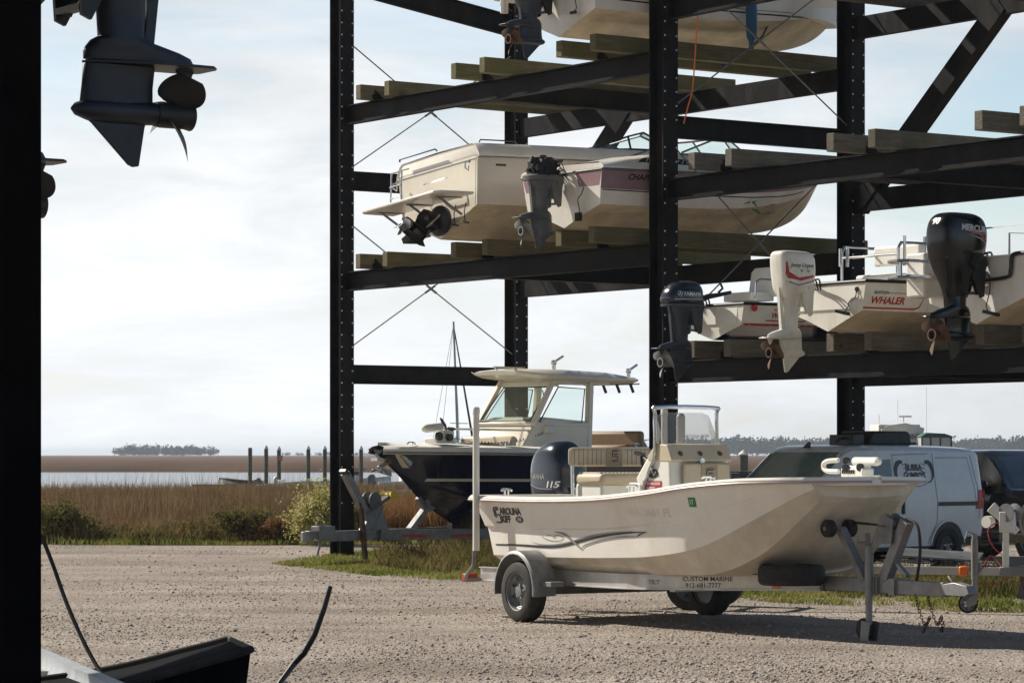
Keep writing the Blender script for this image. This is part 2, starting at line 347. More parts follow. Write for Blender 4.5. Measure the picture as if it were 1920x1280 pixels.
mpt = nd(t, 'ShaderNodeMapping'); mpt.inputs['Scale'].default_value = (0.10, 1.0, 1); mpt.inputs['Rotation'].default_value = (0, 0, 0.16); t.links.new(tcn.outputs['Object'], mpt.inputs[0]); nt_ = nd(t, 'ShaderNodeTexNoise'); nt_.inputs['Scale'].default_value = 0.9; nt_.inputs['Detail'].default_value = 5; t.links.new(mpt.outputs[0], nt_.inputs['Vector'])
t.links.new(mth('ADD', mth('MULTIPLY', n1.outputs[0], 0.55, tree=t), mth('MULTIPLY', nt_.outputs[0], 0.45, tree=t), tree=t), ra.inputs[0])
ra.color_ramp.elements[0].position = 0.38; ra.color_ramp.elements[1].position = 0.62
hs = nd(t, 'ShaderNodeSeparateColor'); t.links.new(v1.outputs['Color'], hs.inputs[0])
k1 = mth('MULTIPLY_ADD', hs.outputs[0], 0.55, 0.68, tree=t); k2 = mth('MULTIPLY_ADD', n2.outputs[0], 0.9, 0.55, tree=t)
sc = nd(t, 'ShaderNodeVectorMath', operation='SCALE'); t.links.new(ra.outputs[0], sc.inputs[0]); t.links.new(mth('MULTIPLY', k1, k2, tree=t), sc.inputs['Scale']); t.links.new(sc.outputs[0], b.inputs['Base Color'])
hh = mth('ADD', mth('MULTIPLY', v1.outputs['Distance'], -1.0, tree=t), mth('ADD', mth('MULTIPLY', v2.outputs['Distance'], -0.9, tree=t), mth('MULTIPLY', n2.outputs[0], 1.2, tree=t), tree=t), tree=t)
bp = nd(t, 'ShaderNodeBump'); bp.inputs['Strength'].default_value = 0.75; bp.inputs['Distance'].default_value = 0.03; t.links.new(hh, bp.inputs['Height']); t.links.new(bp.outputs[0], b.inputs['Normal'])
def gz(x, y):
    e = 58.5 + 0.6 * math.sin(x * 0.35) 
    if y < e: return 0.012 * math.sin(x * .9 + y * .3) * math.sin(y * .55) 
    if y < e + 5: return -0.5 * (y - e) / 5
    if y < 190: return -0.5
    if y < 215: return -0.5 - 1.6 * (y - 190) / 25
    return -2.1
xs = [-9000, -3000, -900, -300, -120, -70, -45] + [i * 1.5 - 30 for i in range(60)] + [75, 110, 200, 500, 1500, 4000, 9000]
ys = [-300, -80, -20, 5] + [14 + i * 1.2 for i in range(44)] + [68, 72, 80, 100, 140, 188, 195, 205, 216, 260, 400, 505]
m = MB(); m.v = [V(x, y, gz(x, y) if abs(x) < 80 or y > 60 else 0) for y in ys for x in xs]; nx = len(xs)
m.f = [(j * nx + i, j * nx + i + 1, (j + 1) * nx + i + 1, (j + 1) * nx + i) for j in range(len(ys) - 1) for i in range(nx - 1)]
soil = mat('brown_marsh_soil', (0.13, 0.085, 0.05), 0.95, var=0.3, scale=0.6)
m.mi = [1 if ys[f[0] // nx] > 58.5 else 0 for f in m.f]
g = m.build('ground', [gm, soil], merge=False); tag(g, kind='structure')
# --- water
wm = bpy.data.materials.new('creek_water'); wm.use_nodes = True; t = wm.node_tree; b = t.nodes['Principled BSDF']
b.inputs['Base Color'].default_value = (0.10, 0.12, 0.125, 1); b.inputs['Roughness'].default_value = 0.2
tcn = nd(t, 'ShaderNodeTexCoord'); mpn = nd(t, 'ShaderNodeMapping'); mpn.inputs['Scale'].default_value = (1, 0.35, 1); t.links.new(tcn.outputs['Object'], mpn.inputs[0])
n1 = nd(t, 'ShaderNodeTexNoise'); n1.inputs['Scale'].default_value = 1.3; n1.inputs['Detail'].default_value = 5; t.links.new(mpn.outputs[0], n1.inputs['Vector'])
bp = nd(t, 'ShaderNodeBump'); bp.inputs['Strength'].default_value = 0.9; bp.inputs['Distance'].default_value = 0.25; t.links.new(n1.outputs[0], bp.inputs['Height']); t.links.new(bp.outputs[0], b.inputs['Normal'])
m = MB(); m.add([(-9000, 192, -1.2), (9000, 192, -1.2), (9000, 524, -1.2), (-9000, 524, -1.2)], [(0, 1, 2, 3)]); tag(m.build('water', wm, smooth=False), kind='structure')
# --- far marsh (terrain beyond the creek)
fm = mat('far_marsh', (0.115, 0.066, 0.038), 0.95, var=0.28, scale=0.012, stretch=(1, 0.5, 1), dirt=(0.055, 0.042, 0.018), dirtamt=0.5, dscale=0.02, spec=0.1)
m = MB(); rows = [(513, -2.2), (515, -0.9), (519, 0.0), (524, 0.35), (700, 0.45), (1200, 0.6), (2200, 0.6), (4500, 0.6), (9500, 0.6)]
fx = [-9000, -2500, -900] + [-300 + i * 3 for i in range(0, 201)] + [900, 2500, 9000]
for (y, z) in rows:
    for x in fx: m.v.append(V(x, y + (3 * math.sin(x * .07) + 2 * math.sin(x * .19)) * (y < 600), z + (rnd.uniform(-.14, .18) if y in (519, 524) else 0)))
n = len(fx); m.f = [(j * n + i, j * n + i + 1, (j + 1) * n + i + 1, (j + 1) * n + i) for j in range(len(rows) - 1) for i in range(n - 1)]; m.mi = [0] * len(m.f)
tag(m.build('terrain', fm, merge=False), kind='structure')
# --- blades
rs = np.random.RandomState(3)
def blades(name, m, x, y, z, h, w, lean=0.25, bend=True):
    n = len(x); a = rs.uniform(0, np.pi, n); dx = np.cos(a) * w / 2; dy = np.sin(a) * w / 2
    lx = rs.normal(0.04, lean, n) * h; ly = rs.normal(0, lean, n) * h
    v = np.empty((n, 5, 3)); 
    v[:, 0] = np.stack([x - dx, y - dy, z], 1); v[:, 1] = np.stack([x + dx, y + dy, z], 1)
    v[:, 2] = np.stack([x + dx * .8 + lx * .35, y + dy * .8 + ly * .35, z + h * .6], 1); v[:, 3] = np.stack([x - dx * .8 + lx * .35, y - dy * .8 + ly * .35, z + h * .6], 1)
    v[:, 4] = np.stack([x + lx, y + ly, z + h], 1)
    b = np.arange(n)[:, None] * 5
    f = np.concatenate([b + np.array([[0, 1, 2]]), b + np.array([[0, 2, 3]]), b + np.array([[3, 2, 4]])], 0)
    o = npmesh(name, v.reshape(-1, 3), f, m, 3); o.data.polygons.foreach_set('use_smooth', [True] * len(f)); return o
def vn(x, y, s): return np.array([mnoise.noise(Vector((a * s, b * s, 0.3))) for a, b in zip(x, y)])
n = 110000
d = 1 / (1 / 62.0 + rs.uniform(0, 1, n) * (1 / 132.0 - 1 / 62.0)); x = rs.uniform(-0.19, 0.20, n) * d
hgt = 1.06 + 0.22 * vn(x, d, 0.07) + 0.10 * vn(x, d, 0.5) + rs.normal(0, 0.08, n); hgt *= np.clip((d - 60.5) / 3, .35, 1)
z0 = np.array([gz(a, b) for a, b in zip(x, d)])
tag(blades('marsh_grass', m_marsh, x, d, z0, hgt, 0.018 * (d / 62) ** 0.8), kind='stuff')
n = 5000; x = rs.uniform(-13, 14, n); d = rs.uniform(63, 70, n); k = vn(x, d, 0.35) > 0.02; x, d = x[k], d[k]
tag(blades('tall_reeds', m_marsh, x, d, np.full(len(x), -.5), rs.uniform(1.5, 2.1, len(x)), np.full(len(x), .010), 0.12), kind='stuff')
n = 26000; d = rs.uniform(58.6, 62.5, n); x = rs.uniform(-3.6, 3.4, n)
tag(blades('orange_grass', m_orange, x, d, np.full(n, -.15), rs.uniform(.5, 1.15, n), np.full(n, .02), 0.3), kind='stuff')
# green verge by the marsh and the grass islands in the lot
def patch(name, pts, n, h, w=0.014, m=m_green, lean=.5):
    """pts: polygon in world xy"""
    xa = np.array([p[0] for p in pts]); ya = np.array([p[1] for p in pts]); X = rs.uniform(xa.min(), xa.max(), n * 3); Y = rs.uniform(ya.min(), ya.max(), n * 3)
    ins = np.zeros(len(X), bool); j = len(pts) - 1
    for i in range(len(pts)):
        c = ((ya[i] > Y) != (ya[j] > Y)) & (X < (xa[j] - xa[i]) * (Y - ya[i]) / (ya[j] - ya[i] + 1e-9) + xa[i]); ins ^= c; j = i
    X, Y = X[ins], Y[ins]; nn = vn(X, Y, 1.1) + .6 * vn(X, Y, 3.3); k = nn > rs.uniform(-.55, .45, len(X)); X, Y = X[k][:n], Y[k][:n]
    H = h * rs.uniform(.35, 1.1, len(X)) * (1 + .9 * np.clip(vn(X, Y, .8), -.5, 1))
    z = np.array([gz(a, b) for a, b in zip(X, Y)])
    return tag(blades(name, m, X, Y, z, H, np.full(len(X), w), lean), kind='stuff')
patch('grass_verge', [(-14, 56.2), (-9, 57.0), (-4, 57.6), (3, 57.4), (12, 57), (13, 60.5), (-14, 60.5)], 30000, .15)
patch('grass_island', [tuple(G(*p).xy) for p in [(505, 1056), (600, 1068), (700, 1081), (800, 1087), (905, 1090), (1000, 1085), (1100, 1070), (1000, 1035), (800, 1033), (640, 1040)]], 30000, .075)
patch('grass_strip', [tuple(G(*p).xy) for p in [(1330, 1118), (1450, 1130), (1650, 1138), (1800, 1146), (2050, 1152), (2050, 1075), (1800, 1065), (1500, 1070), (1330, 1080)]], 36000, .06)
def thin(name, pts, n): return patch(name, pts, n, .05, .01)
patch('weeds', [tuple(G(*p).xy) for p in [(1560, 1118), (1750, 1125), (1950, 1125), (1950, 1085), (1560, 1085)]], 5000, .25, .016, m_weed)
patch('weeds', [tuple(G(*p).xy) for p in [(700, 1066), (800, 1078), (905, 1078), (1000, 1072), (1000, 1045), (720, 1045)]], 8000, .28, .018, m_weed)
patch('weeds', [(-13, 57.9), (-3.6, 58.1), (-3.6, 60.3), (-13, 60.3)], 16000, .36, .02, m_weed, .4)
patch('weeds', [(-13, 58.1), (-3.6, 58.3), (-3.6, 60.5), (-13, 60.5)], 9000, .42, .018, m_orange, .4)
# pebbles
n = 70000; d = 1 / (1 / 22.0 + rs.uniform(0, 1, n) * (1 / 57.0 - 1 / 22.0)); x = rs.uniform(-.185, .185, n) * d; s = rs.lognormal(-5.0, 0.5, n); s = np.clip(s, .003, .028)
kp = vn(x, d * .35, .45) > rs.uniform(-.9, .35, n); x, d, s = x[kp], d[kp], s[kp]; n = len(x)
z = np.array([gz(a, b) for a, b in zip(x, d)])
q = np.array([[1, 0, 0], [0, 1, 0], [-1, 0, 0], [0, -1, 0], [0, 0, .8], [0, 0, -.6]]); an = rs.uniform(0, 6.28, n)
v = q[None] * (s[:, None, None] * rs.uniform(.6, 1.3, (n, 6, 1))); c_, s_ = np.cos(an)[:, None], np.sin(an)[:, None]
vx = v[..., 0] * c_ - v[..., 1] * s_ + x[:, None]; vy = v[..., 0] * s_ + v[..., 1] * c_ + d[:, None]; vz = v[..., 2] + z[:, None] + (s * .2)[:, None]
fq = np.array([[0, 1, 4], [1, 2, 4], [2, 3, 4], [3, 0, 4], [1, 0, 5], [2, 1, 5], [3, 2, 5], [0, 3, 5]])
peb = mat('pebble_stone', (0.36, 0.30, 0.255), 0.9, var=0.5, scale=9, spec=0.2)
o = npmesh('gravel_stones', np.stack([vx, vy, vz], 2).reshape(-1, 3), (np.arange(n)[:, None, None] * 6 + fq[None]).reshape(-1, 3), peb, 3); tag(o, kind='stuff')
# --- bushes
def leafcloud(c, r, n, size, seed=0, lump=0.35, shell=0.5):
    q = np.random.RandomState(seed); u = q.normal(size=(n, 3)); u /= np.linalg.norm(u, axis=1)[:, None]
    rad = (shell + (1 - shell) * q.uniform(0, 1, n) ** .6)
    lf = np.array([1 + lump * mnoise.noise(Vector(a * 2.3) + Vector((seed, 0, 0))) * 1.8 for a in u]); rad *= lf
    p = u * rad[:, None] * np.array(r) + np.array(c); a = q.normal(size=(n, 3)); a /= np.linalg.norm(a, axis=1)[:, None]; b = np.cross(a, q.normal(size=(n, 3))); b /= np.linalg.norm(b, axis=1)[:, None]
    s = size * q.uniform(.5, 1.3, n)[:, None]
    return np.stack([p - a * s, p + b * s * .6, p + a * s, p - b * s * .6], 1).reshape(-1, 3)
def cloudmesh(name, parts, m):
    v = np.concatenate(parts); return npmesh(name, v, np.arange(len(v)).reshape(-1, 4), m, 4)
def bush(px, d, w, h, m, label, seed, n=4200, size=.035, lobes=6, z0=0.0, group=None):
    c = P(px, HY, d); t = empty('bush', (c.x, d, z0), 0, label, 'bush', group); q = random.Random(seed); ps = []
    for i in range(lobes):
        a = q.uniform(0, 6.28); rr = q.uniform(0, .6) * w / 2; hz = q.uniform(.35, .78) * h
        ps.append(leafcloud((rr * 1.25 * math.cos(a), rr * math.sin(a) * .8, hz), (w * q.uniform(.14, .36), w * q.uniform(.14, .33), h * q.uniform(.16, .40)), n // lobes, size, seed * 31 + i, .8, .1))
    cloudmesh('foliage', ps, m).parent = t
    st = MB()
    for i in range(9):
        a = q.uniform(0, 6.28); e = V(math.cos(a) * w * .4, math.sin(a) * w * .35, h * q.uniform(.6, 1.0)); st.tube([(e.x * .15, e.y * .15, 0), e * .5 + V(0, 0, .05), e], [.014, .009, .003], 5)
    st.build('stems', timberg, t); return t
bush(590, 57.2, 1.6, 1.22, m_groundsel, 'pale yellow flowering bush just left of the leftmost rack column', 1, 9000, .028, 9)
bush(668, 58.6, 0.9, 1.05, m_groundsel, 'pale yellow bush behind the raised trailer winch post', 2, 4200, .03, 6)
bush(118, 58.6, 1.5, 0.8, m_weed, 'dark green shrub at marsh edge beside the black foreground column', 3, 6000, .032, 8)
bush(350, 58.9, 1.4, 0.45, m_weed, 'low brownish shrub at marsh edge left of the bramble mound', 4, 2600, .03, 6)
bush(455, 58.6, 1.5, 0.72, m_weed, 'dark bramble mound at marsh edge left of the pale bush', 5, 5200, .03, 8)
bush(245, 58.8, 1.5, 0.35, m_weed, 'lowest olive shrub at marsh edge between two darker shrubs', 6, 2400, .03, 6)
bush(524, 58.2, 1.0, 0.5, m_orange, 'rusty brown shrub at the foot of the pale yellow bush', 7, 3000, .03, 6)
# --- far trees
def treemass(name, xr, d, n, hmin, hmax, seed, base=0.2):
    q = random.Random(seed); ps = []
    for i in range(n):
        h = q.uniform(hmin, hmax); x = q.uniform(*xr); y = d + q.uniform(-60, 60)
        ps.append(leafcloud((x, y, base + h * .56), (h * q.uniform(.38, .6), h * .4, h * q.uniform(.36, .44)), 170, h * .085, seed * 100 + i, .35, .1))
    return tag(cloudmesh(name, ps, m_wood), kind='stuff')
def wx(px, d): return (px - 960) * d / F
D2 = 2300
treemass('far_woods', (wx(1290, D2), wx(2150, D2)), D2, 340, 10, 16, 11)
treemass('far_woods', (wx(1790, D2), wx(2150, D2)), D2 - 300, 120, 10, 15, 15)
treemass('far_woods', (wx(222, D2), wx(345, D2)), D2, 50, 5, 10, 12)
treemass('far_woods', (wx(318, D2), wx(402, D2)), D2, 26, 5, 10, 13)
treemass('far_woods', (wx(395, D2), wx(640, D2)), D2 + 700, 40, 3.5, 5, 14)
def farpalm(px, h, label):
    t = empty('palm_tree', (wx(px, D2 - 70), D2 - 70, 0.5), 0, label, 'palm tree', 'palms rising over the far island')
    m = MB(); m.tube([(0, 0, 0), (0.1, 0, h)], [.22, .16], 6); m.build('trunk', timberg, t)
    q = np.random.RandomState(int(px)); u = q.normal(size=(60, 3)); u[:, 2] *= .6; u /= np.linalg.norm(u, axis=1)[:, None]
    sgl = []
    for a in u:
        e = Vector(a) * 1.7; s = e.cross(Vector((0, 0, 1))).normalized() * .22; sgl += [V(0, 0, h), e * .5 + s + V(0, 0, h + .2), e + V(0, 0, h - .3), e * .5 - s + V(0, 0, h + .2)]
    npmesh('crown', np.array([tuple(s) for s in sgl]), np.arange(240).reshape(-1, 4), m_wood, 4).parent = t
for px, h, lb in ((286, 7.0, 'far palm over the left hump of the island woods'), (296, 7.6, 'tallest far palm at the left hump of the island woods'), (322, 7.3, 'far palm over the notch in the middle of the island woods'), (338, 6.3, 'far palm just left of the highest island trees'), (409, 4.3, 'lone far palm off the right end of the island woods'), (214, 3.6, 'small far palm off the left end of the island woods')):
    farpalm(px, h, 'tiny ' + lb)
t = empty('pine_tree', (wx(1383, D2 - 100), D2 - 100, .5), 0, 'tall ragged pine standing out of the far right tree line', 'pine tree')
m = MB(); m.tube([(0, 0, 0), (0, 0, 15)], [.4, .15], 6); m.build('trunk', timberg, t)
cloudmesh('crown', [leafcloud(c, r, 90, .5, i, .6, .1) for i, (c, r) in enumerate([((0, 0, 15), (2.4, 1.8, 1.3)), ((-2.8, 0, 13.2), (2.4, 1.5, 1)), ((2.8, 0, 12.6), (2.6, 1.5, 1)), ((0, 0, 10.5), (3, 2, 1.5))])], m_wood).parent = t
# ================================================================ storage rack
RA = R(-55.0)
rack = empty('boat_rack', (-2.847, 50.87, 0), RA, 'tall black steel boat storage rack holding boats on timber bunks beyond the gravel', 'boat rack')
def RW(s, y, z=0.0):   # rack local -> world
    return Vector((-2.847 + s * math.cos(RA) - y * math.sin(RA), 50.87 + s * math.sin(RA) + y * math.cos(RA), z))
BAY, DEP = 8.76, 3.565
def column(s, y, z1=14.0):
    m = MB(); m.ibeam((s, y, 0), (s, y, z1), 0.33, 0.27, .02, .014, up=(1, 0, 0)); m.box((s, y, .02), (.5, .42, .04))
    b = m; b.m = 1; z = 0.9
    while z < z1:
        if rnd.random() < .93:
            for sy in (-.105, .105):
                for sx in (-1, 1): b.lathe([(.0125, 0), (.0125, .008), (.0, .0081)], (s + sx * .165, y + sy, z), (sx, 0, 0), 8, caps=False)  # bolt heads coloured white in place of sky light through bolt holes
        z += .2
    b.build('column', [steel, inkw], rack, smooth=False, merge=False)
for k in range(3):
    for y in (0, DEP): column(k * BAY, y)
Zs = {0: [4.59, 7.36, 10.3], 1: [2.885, 5.5, 8.09, 10.9]}
BH = 0.32
for k in (0, 1):
    for z in Zs[k]:
        for y in (0, DEP):
            m = MB(); m.chan((k * BAY + .165, y, z), ((k + 1) * BAY - .165, y, z), BH, .13, .018) if y == 0 else m.chan(((k + 1) * BAY - .165, y, z), (k * BAY + .165, y, z), BH, .13, .018)
            m.box((k * BAY + .19, y - .075, z), (.04, .02, .26)); m.box(((k + 1) * BAY - .19, y - .075, z), (.04, .02, .26))
            m.build('beam', steel, rack, smooth=False)
        m = MB(); m.ibeam(((k + .5) * BAY, .08, z), ((k + .5) * BAY, DEP - .08, z), .30, .16); m.build('cross_beam', steel, rack, smooth=False)
def tie(s, z, z2=None, h=.32):
    m = MB(); m.chan((s, .14, z), (s, DEP - .14, z2 or z), h, .12); m.build('side_tie', steel, rack, smooth=False)
tie(0, 3.05); tie(0, 6.29); tie(0, 9.62, 9.15, .36); tie(BAY, 6.42); tie(BAY, 3.05); tie(BAY, 9.3); tie(2 * BAY, 4.5); tie(2 * BAY, 7.4)
for s0, z0 in ((BAY, 5.3), (0, 4.66), (BAY, 10.6)):
    m = MB(); m.bar((s0 + .17, DEP + .02, z0 + .12), (s0 + 3.25, DEP + .02, z0 + .12 + 3.08 * .87), .20, .30, up=(0, 0, 1)); m.build('diagonal_brace', steel, rack, smooth=False)
def rod(p, q, r=.011):
    m = MB(); m.tube([p, q], r, 6); c = Vector(p).lerp(Vector(q), .5); d = (Vector(q) - Vector(p)).normalized() * .12; m.tube([c - d, c + d], r * 1.9, 6); m.build('brace_rod', galv if r < .02 else alu, rack)
for s, a, b in ((0, 6.45, 8.62), (0, 3.45, 5.6), (0, 9.4, 11.5), (BAY, 6.65, 8.9), (BAY, 3.4, 6.2), (0, .3, 2.85), (BAY, .3, 2.85), (BAY, 9.4, 11.5)):
    if b < 3: continue
    rod((s + .02, .1, b), (s + .02, DEP - .1, a)); rod((s - .02, .1, a), (s - .02, DEP - .1, b))
# timber bunks
TB = {0: [(1.04, .30), (1.75, .27), (4.22, .60), (5.05, .60), (7.22, .74), (8.08, .80)], 1: [(1.35, .57), (2.05, .47), (4.38, .66), (5.08, .58), (7.40, .86), (8.1, .8)]}
for k in (0, 1):
    for li, z in enumerate(Zs[k]):
        for i, (s, p) in enumerate(TB[k]):
            x = k * BAY + s; q = random.Random(int(x * 100) + li); p += q.uniform(-.04, .04)
            m = MB(); zb = z + BH / 2 + .002 + .12; L0 = -p; L1 = DEP + q.uniform(.3, 1.2)
            m.box((x, (L0 + L1) / 2, zb), (.15, L1 - L0, .24)); tb = m.build('timber_bunk', timber if k == 0 else timberg, rack, smooth=False, bevel=.008, seg=1)
            c = MB(); yy = -.02; sd = -1 if i % 2 else 1
            c.prism([(0, 0), (.20, 0), (0, .17)], (x + sd * .085, yy - .04, z + BH / 2 + .002), (0, 1, 0), (0, 0, 1), .02)
            c.box((x + sd * .075 + sd * .002, yy, z + BH / 2 + .05), (.012, .16, .09)); c.build('bunk_clip', steel, tb, smooth=False)
# near rack (other side of the aisle)
near = empty('boat_rack', P(-46, HY, 12.6), RA, 'near black steel rack column filling the left edge of the photo', 'boat rack')
near.location.z = 0
m = MB(); m.ibeam((0.17, 0, 0), (0.17, 0, 9), .33, .27, .02, .014, up=(1, 0, 0)); m.box((.17, 0, .02), (.5, .42, .04)); m.build('column', shade_steel, near, smooth=False)
# ================================================================ boat kit
def cr1(vals, t):   # catmull-rom over list of vectors, t in [0,n-1]
    n = len(vals); i = min(int(t), n - 2); f = t - i
    b, c = vals[i], vals[i + 1]; a = vals[i - 1] if i > 0 else b * 2 - c; d = vals[i + 2] if i + 2 < n else c * 2 - b
    return 0.5 * ((2 * b) + (c - a) * f + (2 * a - 5 * b + 4 * c - d) * f * f + (3 * b - a - 3 * c + d) * f ** 3)
def hullgrid(st, n=7):
    st = [[Vector(p) for p in s] for s in st]; m = len(st[0]); cols = [[s[j] for s in st] for j in range(m)]
    T = [i / n for i in range((len(st) - 1) * n + 1)]
    return [[cr1(cols[j], t) for j in range(m)] for t in T]
def hullmesh(parent, st, mats, segm, name='hull', n=7, ang=22, cap=True, capm=None):
    g = hullgrid(st, n); m = MB(); k = len(g[0])
    for sgn in (-1, 1):
        b = len(m.v)
        for r in g:
            for p in r: m.v.append(Vector((p.x, p.y * sgn, p.z)))
        for i in range(len(g) - 1):
            for j in range(k - 1):
                m.f.append([b + i * k + j, b + i * k + j + 1, b + (i + 1) * k + j + 1, b + (i + 1) * k + j]); m.mi.append(segm[j])
    if cap:
        r = g[0]; vs = [(p.x, -p.y, p.z) for p in r[::-1]] + [(p.x, p.y, p.z) for p in r[1:]]
        m.m = segm[-1] if capm is None else capm; m.add(vs, [tuple(range(len(vs)))])
        if abs(g[-1][-1].y) > .02:
            r = g[-1]; vs = [(p.x, -p.y, p.z) for p in r[::-1]] + [(p.x, p.y, p.z) for p in r[1:]]; m.m = segm[0]; m.add(vs, [tuple(range(len(vs)))])
    o = m.build(name, mats, parent, ang=ang); return o, g
def deck(parent, g, gw, zf, m, drop=0.0, x0=None, name='deck', close=False, lip=.02, zfl=None):
    """gunwale cap, inner wall and floor following the sheer"""
    rows = [(r[-1].x, r[-1].y, r[-1].z) for r in g]; mb = MB(); R_ = []
    for (x, y, z) in rows:
        yi = max(.0, y - gw); f = zf if not callable(zf) else zf(x)
        h = [(x, y + lip * .6, z - .01), (x, y + lip * .6, z + lip), (x, yi, z + lip), (x, max(0, yi - .02), z + lip - .02), (x, max(0, yi - .05), min(f, z)), (x, 0, min(f, z))]
        R_.append([Vector(p) for p in h])
    for sgn in (-1, 1):
        mb.loft([[Vector((p.x, p.y * sgn, p.z)) for p in r] for r in R_], closed=False, caps=False)
    for e in (0, -1):
        if R_[e][0].y < .05: continue
        vs = [Vector((p.x, p.y * s, p.z)) for s in (-1, 1) for p in (R_[e][0], R_[e][1], R_[e][2], R_[e][3], R_[e][4])]
        mb.add(vs, [(0, 5, 6, 1), (1, 6, 7, 2), (2, 7, 8, 3), (3, 8, 9, 4)])
    return mb.build(name, m, parent, ang=30)
def rail_along(parent, g, m, r=.022, dz=0.0, dy=.012, name='rub_rail', stern=True):
    pts = [Vector((q[-1].x, -q[-1].y - dy, q[-1].z + dz)) for q in g]; pts2 = [Vector((p.x, -p.y, p.z)) for p in pts]
    mb = MB(); allp = pts + (pts2[::-1] if pts[-1].y < -.01 else pts2[::-1][1:]); mb.tube(allp, r, 8)
    if stern: mb.tube([pts[0], pts2[0]], r, 8)
    return mb.build(name, m, parent)
def vst(L, B, Hs, Hb, cz=.34, bz=.10, tuck=.86, rake=.1, sheerdip=0.0, full=1.0, stripe=None):
    """V hull stations keel, strake, chine, stripe line, sheer"""
    o = []
    for u, sb, cb, kz, cc in ((0, .95, tuck, 0, 1.0), (.22, 1, tuck * 1.02, 0, 1.0), (.45, 1, tuck, 0.0, 1.05), (.65, .95 * full, tuck * .87, .03, 1.3), (.82, .74 * full, tuck * .58, .17, 1.75), (.93, .44 * full, tuck * .27, .45, 2.15), (1.0, .03, .012, .93, 2.72)):
        H = Hs + (Hb - Hs) * u ** 1.6 - sheerdip * math.sin(math.pi * u); h = B / 2; x = u * L; k = kz * H; c = min(cz * cc * H, .96 * H) if u < 1 else .95 * H
        fr = stripe if stripe else .6
        xr = rake * (1 - 0) if u == 0 else 0
        o.append([(x + xr, 0, k), (x + xr * .9, h * cb * .55, k + (c - k) * .62 - bz * .1), (x + xr * .7, h * cb, c), (x + xr * .3, h * (cb + (sb - cb) * fr), c + (H - c) * fr), (x, h * sb, H)])
    return o
def sring(z, xa, xf, hw, e=2.6, n=28, sl=0.0, yo=0.0):
    cx, rx = (xa + xf) / 2, (xf - xa) / 2; r = []
    for k in range(n):
        a = 2 * math.pi * k / n; c, s_ = math.cos(a), math.sin(a)
        x = cx + rx * math.copysign(abs(c) ** (2 / e), c); y = hw * math.copysign(abs(s_) ** (2 / e), s_)
        r.append(Vector((x, y + yo, z + sl * (x - cx))))
    return r
def cowl(rings, n=6):   # smooth stack of (z, xa, xf, hw, e, slope)
    vs = [Vector(r[:4]) for r in [(q[0], q[1], q[2], q[3]) for q in rings]]; o = []
    for i in range((len(rings) - 1) * n + 1):
        t = i / n; k = min(int(t), len(rings) - 2); f = t - k
        z, xa, xf, hw = (cr1([Vector((q[0], q[1], q[2])) for q in rings], t)[:] + (0,))[:3] + (cr1([Vector((q[3], q[4], q[5])) for q in rings], t)[0],)
        e, sl = cr1([Vector((q[3], q[4], q[5])) for q in rings], t)[1:3]
        o.append(sring(z, xa, xf, max(hw, .003), max(2, e), 32, sl))
    return o
STY = {
 'round': [(-.02, -.50, .05, .19, 3, 0), (.05, -.56, .07, .225, 3, 0), (.18, -.58, .06, .225, 3, .02), (.34, -.575, .04, .215, 3.2, .06), (.47, -.52, -.02, .185, 3.0, .09), (.55, -.42, -.10, .11, 2.6, .09), (.57, -.28, -.20, .02, 2, .05)],
 'low':   [(.0, -.50, .05, .16, 3, 0), (.05, -.56, .07, .19, 3.2, .0), (.13, -.57, .07, .195, 3, .03), (.23, -.53, .05, .18, 3, .05), (.31, -.44, .0, .14, 2.6, .04), (.345, -.34, -.08, .06, 2.2, .02), (.35, -.28, -.18, .01, 2, 0)],
 'block': [(-.10, -.42, .0, .13, 3.4, .28), (.0, -.47, .05, .18, 4, .20), (.16, -.50, .065, .19, 4.4, .05), (.34, -.52, .06, .185, 4.4, -.04), (.42, -.51, .04, .17, 4, -.05), (.455, -.45, -.02, .13, 3.4, -.03), (.465, -.3, -.14, .03, 2, 0)],
 'tall':  [(-.38, -.42, -.12, .085, 3, .1), (-.22, -.47, -.06, .12, 3.2, .2), (-.05, -.53, .0, .18, 3.6, .22), (.08, -.58, .04, .20, 4, .18), (.28, -.60, .05, .205, 4.2, .08), (.43, -.57, .01, .185, 4, .03), (.50, -.48, -.07, .13, 3.2, -.02), (.515, -.30, -.18, .03, 2, 0)],
}
